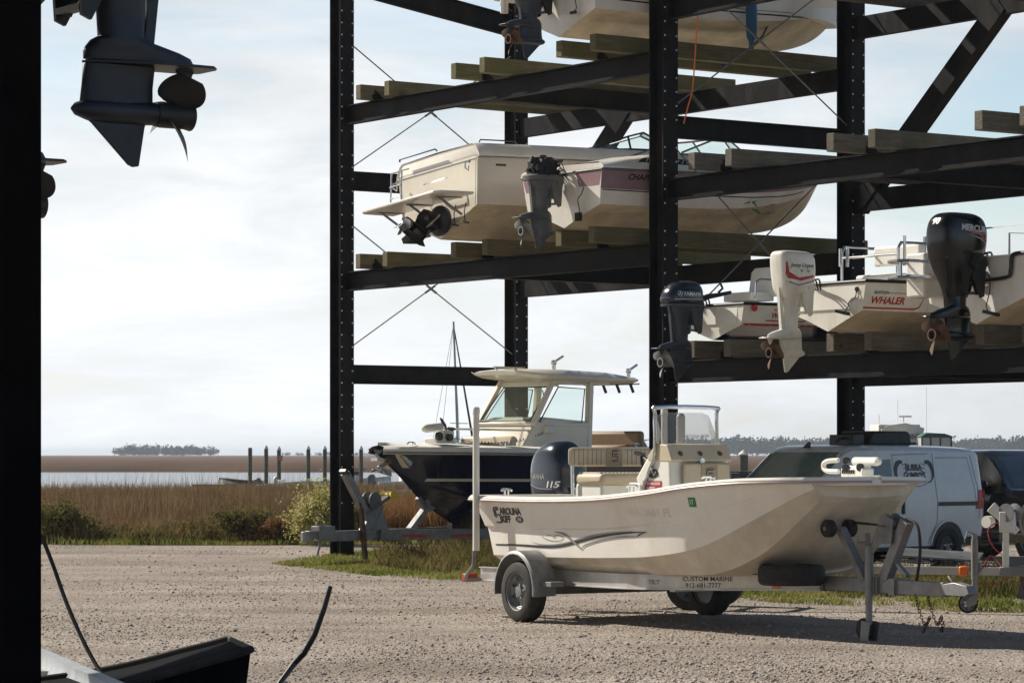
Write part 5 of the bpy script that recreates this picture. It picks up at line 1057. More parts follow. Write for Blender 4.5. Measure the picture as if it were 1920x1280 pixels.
    for y in (-.28, -.04):
        m = MB(); m.lathe([(.02, -.045), (.07, -.045), (.082, -.03), (.082, .03), (.07, .045), (.02, .045)], (X(3.94), y, 1.02), (0, 1, 0), 20); rl = m.build('bow_roller', rubber, ba)
        m = MB(); m.lathe([(.0, 0), (.02, 0), (.02, .006), (0, .007)], (X(3.94), y - .046, 1.02), (0, -1, 0), 10); m.build('roller_hub', galv, rl)
    # winch post
    m = MB(); m.bar((X(4.42), 0, .55), (X(4.74), 0, 1.10), .09, .11, up=(1, 0, 0)); m.bar((X(4.75), 0, .60), (X(4.45), .02, .80), .05, .03, up=(1, 0, 0)); m.bar((X(4.22), 0, .56), (X(4.16), 0, .98), .03, .045, up=(1, 0, 0)); wp = m.build('winch_post', galv, t, smooth=False, bevel=.004)
    m = MB(); m.lathe([(0, -.06), (.10, -.06), (.10, -.05), (.045, -.045), (.045, .045), (.10, .05), (.10, .06), (0, .06)], (X(4.50), 0, 1.07), (0, 1, 0), 24); m.prism([(-.12, -.16), (.10, -.16), (.13, .06), (.02, .10), (-.12, -.02)], (X(4.50), -.075, 1.05), (1, 0, 0), (0, 0, 1), .008); m.prism([(-.12, -.16), (.10, -.16), (.13, .06), (.02, .10), (-.12, -.02)], (X(4.50), .075, 1.05), (1, 0, 0), (0, 0, 1), .008); m.tube([(X(4.5), -.06, 1.05), (X(4.5), -.15, 1.05), (X(4.42), -.16, .88), (X(4.42), -.24, .88)], .01, 6); m.build('winch', galv, wp)
    m = MB(); m.prism([(3.86, 1.09), (4.44, 1.06), (4.44, 1.045), (3.86, 1.065)], (1.08, 0, 0), (1, 0, 0), (0, 0, 1), .05); m.build('winch_strap', rubber, wp)
    m = MB(); m.tube(bez([(X(4.72), .02, 1.12), (X(4.86), .02, 1.06), (X(4.90), .02, .85), (X(4.86), .02, .6), (X(4.84), .0, .52)], 6), .014, 8); m.build('cable', rubber, t)
    # jack
    m = MB(); m.tube([(X(4.31), -.10, .12), (X(4.31), -.10, .58)], .032, 12); m.tube([(X(4.31), -.10, .40), (X(4.31), -.10, .86)], .042, 12); m.tube([(X(4.31), -.10, .86), (X(4.31), -.10, .90), (X(4.31), -.24, .90), (X(4.31), -.24, .96)], .01, 6); m.box((X(4.31), -.06, .50), (.12, .06, .16))
    j = m.build('jack', galv, t)
    m = MB(); m.prism([(-.06, -.12), (.05, -.14), (.09, .05), (-.04, .06)], (X(4.31), -.155, .12), (1, 0, 0), (0, 0, 1), .008); m.prism([(-.06, -.12), (.05, -.14), (.09, .05), (-.04, .06)], (X(4.31), -.045, .12), (1, 0, 0), (0, 0, 1), .008); m.build('caster_fork', galv, j)
    m = MB(); m.lathe([(0, -.045), (.07, -.045), (.098, -.03), (.102, 0), (.098, .03), (.07, .045), (0, .045)], (X(4.25), -.10, .102), (0, 1, 0), 24); m.build('caster_wheel', rubber, j)
    # safety chains
    for y in (-.07, .07):
        m = MB(); pts = bez([(X(4.95), y, .43), (X(5.0), y, .30), (X(5.08), y, .18), (X(5.14), y, .24), (X(5.1), y * 1.5, .12), (X(5.16), y * 1.2, .22)], 5)
        for i in range(0, len(pts) - 1):
            p = pts[i]; d = (pts[i + 1] - p).normalized(); up = d.orthogonal().normalized() if i % 2 else d.cross(d.orthogonal()).normalized()
            m.tube([p + d * (.022 * math.cos(a)) + up * (.012 * math.sin(a)) for a in [q * .785 for q in range(9)]], .004, 5)
        m.build('safety_chain', rust, t)
build_trailer()
# ================================================================ navy boat on its galvanised trailer
NB = empty('center_console_boat', (1.80, 52.75, 0), math.atan2(-.766, -.643), 'navy blue hardtop fishing boat with cream cabin, parked behind the white skiff', 'motorboat')
def build_navy():
    t = NB
    st = [[(.05, 0, .45), (.05, .6, .62), (.03, 1.05, .80), (.0, 1.16, 1.25), (0, 1.2, 1.72)],
          [(1.5, 0, .44), (1.5, .6, .62), (1.5, 1.08, .80), (1.5, 1.20, 1.25), (1.5, 1.27, 1.73)],
          [(3.0, 0, .44), (3.0, .58, .66), (3.0, 1.0, .88), (3.0, 1.16, 1.28), (3.0, 1.29, 1.75)],
          [(4.1, 0, .52), (4.1, .42, .78), (4.1, .74, 1.02), (4.1, .92, 1.34), (4.1, 1.18, 1.76)],
          [(5.0, 0, .92), (5.0, .2, 1.08), (5.0, .40, 1.25), (5.0, .56, 1.46), (5.0, .93, 1.77)],
          [(5.6, 0, 1.36), (5.6, .07, 1.42), (5.6, .16, 1.50), (5.6, .28, 1.60), (5.6, .56, 1.775)],
          [(6.1, 0, 1.70), (6.1, .02, 1.71), (6.1, .04, 1.72), (6.1, .06, 1.74), (6.1, .10, 1.78)]]
    h, g = hullmesh(t, st, [navy, navy], [1, 1, 0, 0], ang=20)
    m = MB(); rows = []
    for r in g:
        x, y, z = r[-1]; rows.append([V(x, y, z - .07), V(x + .03 * (x > 5.9), y + .05, z - .055), V(x + .05 * (x > 5.9), y + .06, z + .01), V(x, y + .03, z + .05), V(x, max(0, y - .22), z + .075), V(x, 0, z + (.12 if x > 3.3 else -.3))])
    for sg in (-1, 1): m.loft([[V(p.x, p.y * sg, p.z) for p in r] for r in rows], closed=False, caps=False)
    m.build('deck', gelin, t, ang=30)
    m = MB(); 
    for sg in (-1, 1): m.tube([V(r[1].x, (r[1].y + .012) * sg, r[1].z + .015) for r in rows], .016, 6)
    m.build('rub_rail', inkgrey, t)
    B_ = bvh(h)
    stick(*ribbon([(0, 0), (1.5, -.01), (3, -.04), (4.0, -.09), (4.7, -.16), (5.2, -.2)][::1], [.045] * 6), 'waterline_stripe', cream, t, B_, (5.25, 0, 1.30), (-1, 0, 0), (0, 0, 1), (0, -1, 0), .004)
    # anchor roller
    m = MB(); m.box((6.02, 0, 1.63), (.34, .14, .05)); m.tube([(5.92, 0, 1.56), (6.1, 0, 1.50), (6.06, .12, 1.42)], .03, 8); m.tube([(5.95, 0, 1.54), (6.15, -.1, 1.44)], .025, 8); m.prism([(-.12, -.06), (.16, .0), (.12, .09), (-.10, .03)], (5.98, .06, 1.42), (1, 0, 0), (0, 0, 1), .05); m.build('anchor', chrome, t)
    m = MB(); m.box((5.72, .0, 1.66), (.36, .55, .16), rot=(0, -.7, 0)); m.build('bow_plate', chrome, t, bevel=.02)
    # console, cushion
    m = MB(); pr = [(1.44, 1.3), (1.44, 2.16), (1.52, 2.24), (2.70, 2.30), (2.95, 2.20), (3.35, 1.72), (3.4, 1.3)]
    R_ = []
    for y, s_ in ((-.62, .0), (-.55, .03), (.55, .03), (.62, .0)): R_.append([V(x + (0 if a < 2 else -.0), y, z + s_ * (z > 2)) for a, (x, z) in enumerate(pr)])
    m.loft(R_); c = m.build('cabin', cream, t, bevel=.03, ang=40)
    m = MB(); m.box((3.42, 0, 1.86), (.14, 1.15, .30), rot=(0, -.3, 0)); m.box((3.7, 0, 1.82), (.6, 1.1, .16)); m.build('bow_seat', vinyl, t, bevel=.05, seg=3)
    # windows: base at z 2.25, top at z 2.85, raked aft
    def quad(A, mm, par, name): 
        q = MB(); q.add(A, [(0, 1, 2, 3)]); return q.build(name, mm, par, smooth=False)
    zb, zt = 2.24, 2.88; fb, ft = 2.98, 2.42; rb, rt = 1.35, 1.28; wb, wt = .60, .56
    quad([V(fb, -wb + .06, zb + .03), V(fb, wb - .06, zb + .03), V(ft, wt - .06, zt - .05), V(ft, -wt + .06, zt - .05)], clear, c, 'windshield')
    for sg in (-1, 1):
        quad([V(fb - .16, sg * wb, zb), V(1.55 + .15, sg * wb, zb), V(1.45 + .12, sg * wt, zt - .07), V(ft - .14, sg * wt, zt - .05)], clear, c, 'side_window')
        m = MB(); m.bar((fb, sg * wb, zb - .05), (ft - .05, sg * wt, zt + .1), .08, .08, up=(1, 0, 0)); m.bar((1.55, sg * wb, zb - .8), (1.42, sg * wt, zt + .12), .09, .12, up=(1, 0, 0)); m.bar((fb, sg * wb, zb - .03), (1.5, sg * wb, zb - .03), .06, .06); m.bar((ft, sg * wt, zt + .02), (1.42, sg * wt, zt + .02), .05, .06)
        m.bar((ft, sg * wt, zt + .05), (.9, sg * wt, zt + .02), .05, .05); m.bar((1.42, sg * wt, zt + .03), (1.15, sg * wt, zt + .13), .05, .05); m.build('window_frame', cream, c, bevel=.015)
        m = MB(); m.tube([V(fb - .16, sg * (wb + .008), zb), V(1.70, sg * (wb + .008), zb), V(1.57, sg * (wt + .008), zt - .07), V(ft - .14, sg * (wt + .008), zt - .05), V(fb - .16, sg * (wb + .008), zb)], .012, 5); m.build('window_seal', ink, c)
    m = MB(); m.bar((fb, -wb, zb - .03), (fb, wb, zb - .03), .06, .06); m.bar((ft, -wt, zt + .0), (ft, wt, zt + .0), .06, .08); m.build('window_frame', cream, c, bevel=.015)
    m = MB(); m.tube([V(fb, -wb + .06, zb + .03), V(fb, wb - .06, zb + .03), V(ft, wt - .06, zt - .05), V(ft, -wt + .06, zt - .05), V(fb, -wb + .06, zb + .03)], .012, 5); m.tube([V(ft - .05, .3, zt - .1), V(ft - .1, .33, zt - .3), V(ft - .15, .28, zt - .2)], .01, 5); m.build('window_seal', ink, c)
    # hardtop
    m = MB(); hx = [(.15, .55, 2.93, 3.0), (.3, .72, 2.92, 3.03), (1.2, .80, 2.92, 3.10), (2.2, .80, 2.94, 3.12), (2.9, .70, 2.98, 3.11), (3.25, .5, 3.02, 3.07)]
    R_ = []
    for x, w, z0, z1 in hx:
        R_.append([V(x, -w, z0 + .04), V(x, -w - .01, z0 + .065), V(x, -w * .9, z1 - .01), V(x, -w * .3, z1 + .02), V(x, w * .3, z1 + .02), V(x, w * .9, z1 - .01), V(x, w + .01, z0 + .065), V(x, w, z0 + .04), V(x, w * .8, z0), V(x, -w * .8, z0)])
    m.loft(R_); ht = m.build('hardtop', cream, t, ang=40)
    for i, (x, y) in enumerate(((2.25, .45), (.35, .55))):
        m = MB(); z0 = 3.1 if i == 0 else 3.0; m.tube([(x, y, z0), (x, y, z0 + .12)], .035, 8); m.tube([(x + .05, y, z0 + .12), (x - .3, y - .05, z0 + .25)], .022, 8); m.lathe([(.04, 0), (.05, .04), (.04, .08)], (x - .0, y, z0 + .10), (0, 0, 1), 10); m.build('outrigger_holder', chrome, ht)
    m = MB()
    for y in (-.5, -.2, .1, .4): m.tube([(.14, y, 2.98), (.02, y, 2.78)], .026, 8)
    m.tube([(.12, -.6, 2.92), (.12, .6, 2.92)], .018, 6); m.build('rod_holder', blackp, ht)
    m = MB(); m.tube([(3.05, -.1, 3.1), (3.15, -.1, 3.16), (2.7, .2, 3.15)], .014, 5); m.build('antenna_mount', chrome, ht)
    m = MB(); m.box((.35, .0, 1.70), (.45, 1.5, .35)); m.box((.20, .0, 1.95), (.14, 1.5, .32)); m.build('aft_seat', vinyld, t, bevel=.06, seg=3)
    m = MB(); m.tube([(1.5, -.5, 3.1), (1.35, -.5, 3.0)], .02, 6); m.tube([(-.15, .7, 1.7), (-.15, .7, 2.0), (-.12, .7, 3.0)], [.02, .015, .006], 6); m.build('antenna', gelin, t)
    r_, c_ = outboard(t, (-.12, .0, 1.40), 'round', 1.12, yamblue, yamgrey, galv, blackp, shaft=.62)
    # trolling motor at the bow
    m = MB(); m.box((5.0, .35, 1.93), (.5, .26, .09)); m.box((4.9, .35, 2.02), (.26, .2, .14)); tm = m.build('trolling_motor', gelin, t, bevel=.02)
    m = MB(); m.tube([(5.35, .35, 2.12), (5.0, .35, 2.15)], .07, 12); m.lathe([(.07, 0), (.05, .06), (0, .09)], (5.35, .35, 2.12), (1, 0, -.08), 12); m.build('motor_pod', gelin, tm)
    m = MB(); m.tube([(4.9, .3, 2.12), (2.6, .62, 2.10)], .018, 8); m.build('shaft', gelin, tm)
    m = MB()
    for k in range(3):
        a = k * 2.1; e = V(0, math.cos(a), math.sin(a)); m.prism([(0, -.03), (.10, -.07), (.19, -.03), (.19, .03), (.08, .05)], (4.93, .40, 2.12), e, V(.9, 0, .4), .02)
    m.lathe([(0, 0), (.06, 0), (.06, .06), (0, .06)], (4.95, .47, 1.98), (0, 1, 0), 12); m.lathe([(0, 0), (.07, 0), (.07, .06), (0, .06)], (5.2, .47, 2.0), (0, 1, 0), 12); m.build('motor_propeller', blackp, tm)
    m = MB(); m.box((2.62, .62, 2.12), (.22, .16, .14)); m.build('control_head', gelin, tm, bevel=.03)
    m = MB(); pts = []
    for i in range(200):
        u = i / 199; x = 4.8 - 2.05 * u; z = 2.0 - .14 * math.sin(math.pi * u) + .06 * u; a = i * .9; pts.append(V(x, .42 + .2 * u + .022 * math.cos(a), z + .022 * math.sin(a)))
    m.tube(pts, .006, 4); m.build('coiled_cord', blackp, tm)
    for x, y in ((5.7, .35), (4.3, 1.1), (1.0, 1.2)):
        m = MB(); m.tube([(x - .1, y, 1.87), (x - .05, y, 1.9), (x + .05, y, 1.9), (x + .1, y, 1.87)], .012, 6); m.tube([(x - .03, y, 1.8), (x - .03, y, 1.9)], .01, 5); m.build('cleat', chrome, t)
build_navy()
def build_navytrailer():
    t = empty('boat_trailer', NB.location, NB.rotation_euler.z, 'galvanised boat trailer carrying the navy blue boat, tongue at the left', 'boat trailer'); t.location.z = 0
    # local x forward: coupler about x=8
    for sg in (-1, 1):
        m = MB(); m.bar((-.2, sg * .98, .42), (3.4, sg * .98, .42), .06, .17); m.bar((3.4, sg * .98, .42), (6.15, sg * .10, .44), .06, .17); rl = m.build('frame_rail', galv, t, smooth=False)
        m = MB()
        d = (V(6.15, sg * .10, .44) - V(3.4, sg * .98, .42)).normalized(); n_ = V(-d.y, d.x, 0) * (1 if sg > 0 else -1)
        for k, L_ in ((.25, .5), (1.1, .5), (2.0, .5)):
            p = V(3.4, sg * .98, .40) + d * k + n_ * (.034 if sg > 0 else .034); m.bar(p, p + d * L_, .004, .04)
        m.build('reflector_strip', redp, rl, smooth=False)
        for x in (.6, 1.45): wheel(t, (x, sg * 1.15, .33), (0, sg, 0), .33, .21)
        m = MB(); m.box((1.02, sg * 1.15, .70), (1.7, .26, .03)); m.box((.12, sg * 1.15, .55), (.03, .26, .3)); m.box((1.92, sg * 1.15, .55), (.03, .26, .3)); m.build('fender', galv, t, bevel=.01)
        m = MB(); m.box((2.0, sg * .5, .53), (3.6, .10, .08)); m.build('hull_bunk', timberg, t)
    for x in (.2, 1.8, 3.2):
        m = MB(); m.box((x, 0, .36), (.1, 1.9, .07)); m.build('cross_member', galv, t, smooth=False)
    m = MB(); m.box((6.6, 0, .44), (1.7, .13, .16)); m.build('tongue', galv, t, bevel=.006)
    m = MB(); m.box((7.35, 0, .50), (.36, .17, .20)); m.box((7.55, 0, .47), (.3, .12, .12)); m.lathe([(.09, -.08), (.09, .08)], (7.72, 0, .44), (0, 0, 1), 14); m.tube([(7.3, 0, .6), (7.45, 0, .62), (7.5, 0, .66)], .015, 6); m.tube([(7.5, .08, .45), (7.52, .08, .28), (7.55, .06, .15)], .02, 6); m.build('coupler', galv, t, bevel=.012)
    m = MB(); m.bar((6.18, 0, .50), (6.86, 0, 1.42), .11, .12, up=(1, 0, 0)); m.prism([(-.25, 0), (.35, 0), (.05, .42), (-.05, .42)], (6.15, 0, .52), (1, 0, 0), (0, 0, 1), .10); wp = m.build('winch_post', galv, t, smooth=False, bevel=.006)
    m = MB(); m.box((6.87, 0, 1.43), (.11, .13, .05), rot=(0, -.6, 0)); m.build('post_cap', ink, wp)
    m = MB(); m.lathe([(0, -.09), (.14, -.09), (.14, -.07), (.05, -.06), (.05, .06), (.14, .07), (.14, .09), (0, .09)], (6.25, 0, .98), (0, 1, 0), 22); m.bar((6.42, 0, .78), (5.85, 0, 1.05), .12, .05, up=(1, 0, 0)); m.tube([(6.2, .1, .95), (6.2, .2, .9), (6.3, .2, .72)], .014, 6); m.build('winch', oldgrey, wp)
    m = MB(); m.lathe([(.03, -.13), (.075, -.12), (.03, -.05), (.03, .05), (.075, .12), (.03, .13)], (5.86, 0, 1.07), (0, 1, 0), 18); m.build('bow_roller', yellowp, wp)
    m = MB(); m.tube([(6.2, 0, 1.06), (5.86, 0, 1.11), (4.75, 0, 1.16)], .012, 6); m.build('winch_strap', gelin, wp)
    m = MB(); m.bar((5.35, 0, .50), (4.95, 0, .85), .11, .09, up=(1, 0, 0)); m.bar((4.95, 0, .84), (4.40, .0, .98), .10, .10, up=(0, 0, 1)); m.bar((5.0, .0, .86), (5.15, 0, 1.02), .08, .08, up=(1, 0, 0)); m.box((4.9, 0, 1.0), (.3, .16, .12), rot=(0, .6, 0)); m.build('keel_rest', galv, t, smooth=False, bevel=.005)
    m = MB(); m.bar((6.60, -.0 + .10, .86), (6.50, .10, .06), .07, .06, up=(1, 0, 0)); m.box((6.50, .10, .03), (.40, .22, .02)); m.tube([(6.60, .10, .86), (6.62, .10, .95)], .02, 6); m.build('jack', rust, t)
build_navytrailer()
# ================================================================ van, pickup, second trailer
whitev = mat('white_car_paint', (0.68, 0.69, 0.71), 0.25, var=0.04, coat=0.6, dirt=(.4, .38, .34), dirtamt=.2)
darkv = mat('charcoal_car_paint', (0.015, 0.017, 0.022), 0.2, 0.3, coat=0.8)
def body(parent, secs, m_, name='body', n=5):
    """secs: x, zb, hwb, zbelt, hwbelt, ztop, hwtop"""
    def ring(s):
        x, zb, hb, zm, hm, zt, ht = s
        h = [(hb * .8, zb), (hb, zb + .07), (hm * .99, zb + (zm - zb) * .5), (hm, zm), (hm - (hm - ht) * .45, zm + (zt - zm) * .5), (ht + .03, zt - (zt - zm) * .10), (ht - .03, zt - .025), (ht - .16, zt)]
        return [V(x, -y, z) for y, z in h] + [V(x, y, z) for y, z in h[::-1]]
    R_ = [[Vector(q) for q in s] for s in [ring(s) for s in secs]]; T = [i / n for i in range((len(R_) - 1) * n + 1)]
    RR = [[cr1([r[j] for r in R_], t) for j in range(16)] for t in T]
    m = MB(); m.loft(RR); return m.build(name, m_, parent, ang=26)
VA = math.atan2(-.69, -.72)
van = empty('van', (6.48, 46.1, 0), VA, 'white delivery van with a round seafood logo, parked behind the skiff bow', 'van')
def build_van():
    t = van
    b = body(t, [(0, .42, .70, 1.0, .78, 1.70, .62), (.10, .33, .80, 1.03, .845, 1.80, .70), (1.2, .30, .83, 1.03, .85, 1.84, .70), (2.6, .30, .83, 1.03, .85, 1.84, .70), (3.05, .30, .83, 1.03, .85, 1.79, .68), (3.55, .30, .82, 1.02, .84, 1.42, .70), (3.95, .30, .80, .98, .81, 1.10, .74), (4.25, .32, .74, .84, .75, .94, .66), (4.40, .42, .60, .66, .62, .74, .50)], whitev)
    B_ = bvh(b); U, Z, Y = (-1, 0, 0), (0, 0, 1), (0, -1, 0)
    def sd(g_, o, m_, nm, off=.004): return stick(g_[0], g_[1], nm, m_, t, B_, (o[0], 0, o[1]), U, Z, Y, off)
    # arches and wheels
    for x in (.86, 3.55):
        a = [(math.cos(R(k * 10)) * .385, math.sin(R(k * 10)) * .385) for k in range(-4, 23)]
        for sg in (1, -1):
            stick(a, [tuple(range(len(a)))], 'wheel_arch', ink, t, B_, (x, 0, .33), U, Z, (0, -sg, 0), .006); stick(*ribbon([(p * 1.05, q * 1.05) for p, q in a], .03), 'arch_lip', whitev, t, B_, (x, 0, .33), U, Z, (0, -sg, 0), .02)
            wheel(t, (x, sg * .775, .315), (0, sg, 0), .315, .19, rimm=mat('dark_hubcap', (.10, .10, .11), .4, .5), spokes=7)
    for pts in ([(2.05, 1.72), (2.05, .38)], [(1.12, 1.72), (1.12, .72), (1.3, .45), (1.34, .36)], [(3.02, 1.0), (3.0, .36)], [(2.05, 1.70), (1.2, 1.72)], [(.22, 1.70), (.10, 1.1), (.12, .75)], [(1.05, 1.66), (.3, 1.66), (.2, 1.2), (.2, .9)]):
        g_ = ribbon([(-p, q) for p, q in pts], .012); stick(g_[0], g_[1], 'panel_gap', inkgrey, t, B_, (0, 0, 0), U, Z, Y, .003)
    sd(ribbon([(-1.10, 0), (-.08, .0)], .06), (0, .98), ink, 'slide_rail', .008)
    g_ = ([(-2.98, 1.08), (-2.1, 1.08), (-2.1, 1.64), (-2.85, 1.60), (-3.3, 1.30), (-3.45, 1.10)], [(0, 1, 2, 3, 4, 5)]); stick(g_[0], g_[1], 'side_window', darkglass if 0 else mat('tinted_glass', (.03, .04, .04), .06, coat=1), t, B_, (0, 0, 0), U, Z, Y, .005)
    stick([(-.78, 0), (.78, 0), (.68, .62), (-.68, .62)], [(0, 1, 2, 3)], 'windshield', mat('pale_green_glass', (.16, .22, .20), .05, coat=1), t, B_, (6, 0, 1.12), (0, 1, 0), (0, 0, 1), (-1, 0, 0), .005)
    stick(*ribbon([(-.78, -.02), (.78, -.02)], .05), 'wiper', ink, t, B_, (6, 0, 1.12), (0, 1, 0), (0, 0, 1), (-1, 0, 0), .02)
    for y in (-.6, .6): stick([(-.14, 0), (.14, 0), (.12, .16), (-.10, .18)], [(0, 1, 2, 3)], 'headlight', chrome, t, B_, (6, y, .72), (0, 1, 0), (0, 0, 1), (-1, 0, 0), .006)
    stick([(-.35, 0), (.35, 0), (.35, .1), (-.35, .1)], [(0, 1, 2, 3)], 'grille', ink, t, B_, (6, 0, .62), (0, 1, 0), (0, 0, 1), (-1, 0, 0), .006)
    sd(([(-.20, 0), (.00, 0), (.02, .28), (-.12, .28), (-.16, .1)], [(0, 1, 2, 3, 4)]), (.0, .90), redp, 'tail_light', .01)
    sd(ribbon([(-.9 + .35, 0), (-.02, 0)], .14), (0, .42), blackp, 'rear_bumper', .015)
    m = MB(); m.box((1.92, .862, .95), (.05, .03, .22)); m.build('door_handle', blackp, t, bevel=.01)
    m = MB(); m.box((3.05, .95, 1.16), (.12, .18, .20)); m.build('wing_mirror', whitev, t, bevel=.03)
    m = MB(); m.prism([(0, 0), (.16, 0), (.02, .09), (-.0, .09)], (3.0, 0, 1.80), (1, 0, 0), (0, 0, 1), .03); m.build('antenna_fin', blackp, t)
    # logo
    for k, (txt, sz, z, x) in enumerate((('BUBBA', .13, 1.475, 1.78), ("GUMBO'S", .125, 1.36, 1.84))): sd(textgeo(txt, sz, .004, .05, .95), (x, z), ink, 'lettering', .005)
    for sg in (-1, 1):
        pts = [(sg * (.30 + .13 * math.cos(a)), .02 + .15 * math.sin(a)) for a in [1.9 - .25 * i for i in range(15)]]
        sd(ribbon(pts, [.02 + .06 * math.sin(math.pi * min(1, (i + 1) / 12)) for i in range(15)]), (1.58, 1.43), ink, 'shrimp_mark', .005)
        for k in range(6): sd(ribbon([(sg * (.28 - k * .03), .10 - k * .05), (sg * (.16 - k * .02), .13 - k * .05)], .008), (1.58, 1.45), ink, 'shrimp_leg_mark', .006)
    sd(ribbon([(.46 * math.cos(R(a * 10)), .22 * math.sin(R(a * 10))) for a in range(20, 35)], .012), (1.58, 1.46), inkgrey, 'logo_ring', .004)
build_van()
# dark equipment on the van roof
t = empty('cargo_box', van.matrix_basis @ V(1.45, -.1, 1.845), VA, 'dark slatted equipment box strapped on the white van roof', 'cargo box'); t.scale = (.62, .9, .85)
m = MB(); m.loft([[V(-.75, y, z) for y, z in ((-.4, 0), (.4, 0), (.36, .2), (-.36, .2))], [V(-.70, y, z) for y, z in ((-.4, .0), (.4, .0), (.34, .24), (-.34, .24))], [V(.55, y, z) for y, z in ((-.4, 0), (.4, 0), (.34, .22), (-.34, .22))], [V(.75, y, z) for y, z in ((-.4, 0), (.4, 0), (.36, .10), (-.36, .10))]]); m.build('box_body', mat('olive_black', (.035, .034, .028), .6, var=.3), t, bevel=.02)
m = MB()
for i in range(7): m.box((-.6 + i * .19, 0, .235), (.03, .7, .02))
m.tube([(-.9, -.4, .03), (.9, -.4, .03)], .02, 6); m.tube([(-.9, .4, .03), (.9, .4, .03)], .02, 6); m.build('slats', blackp, t)
m = MB(); m.box((1.15, .1, .09), (.42, .5, .18)); m.tube([(.9, .2, .1), (1.6, .2, .12), (1.7, .2, .05)], .03, 6); m.build('strapped_gear', blackp, t, bevel=.02)
suv = empty('pickup_truck', (6.75, 51.1, 0), math.atan2(-.83, .55), 'dark charcoal pickup cut off by the right edge, behind the white van', 'pickup truck')
def build_suv():
    t = suv
    b = body(t, [(0, .5, .80, 1.0, .88, 1.62, .66), (.25, .42, .88, 1.08, .93, 1.76, .72), (2.2, .40, .9, 1.10, .94, 1.78, .72), (2.65, .40, .9, 1.10, .94, 1.70, .70), (3.2, .40, .9, 1.10, .94, 1.20, .80), (3.5, .40, .9, 1.05, .93, 1.15, .82), (4.5, .42, .88, .98, .90, 1.06, .78), (4.75, .5, .8, .8, .82, .92, .70)], darkv)
    B_ = bvh(b); tg_ = mat('tinted_glass', (.03, .04, .04), .06, coat=1)
    stick([(-.80, 0), (.80, 0), (.68, .48), (-.68, .48)], [(0, 1, 2, 3)], 'windshield', tg_, t, B_, (7, 0, 1.20), (0, 1, 0), (0, 0, 1), (-1, 0, 0), .006)
    for sg in (-1, 1):
        stick([(.35, 1.14), (2.75, 1.14), (2.45, 1.62), (.45, 1.66)], [(0, 1, 2, 3)], 'side_window', tg_, t, B_, (0, 0, 0), (1, 0, 0), (0, 0, 1), (0, -sg, 0), .006)
        for x in (.9, 3.85):
            a = [(math.cos(R(k * 10)) * .44, math.sin(R(k * 10)) * .44) for k in range(-3, 22)]; stick(a, [tuple(range(len(a)))], 'wheel_arch', ink, t, B_, (x, 0, .40), (1, 0, 0), (0, 0, 1), (0, -sg, 0), .006)
            wheel(t, (x, sg * .84, .37), (0, sg, 0), .37, .25)
        stick([(-.16, 0), (.16, 0), (.14, .16), (-.12, .18)], [(0, 1, 2, 3)], 'headlight', chrome, t, B_, (7, sg * .62, .78), (0, 1, 0), (0, 0, 1), (-1, 0, 0), .008)
    m = MB(); m.box((4.85, 0, .55), (.16, 1.7, .2)); m.build('bumper', chrome, t, bevel=.03)
    m = MB(); m.box((2.75, -1.02, 1.2), (.12, .2, .2)); m.box((2.75, 1.02, 1.2), (.12, .2, .2)); m.build('wing_mirror', darkv, t, bevel=.03)
build_suv()
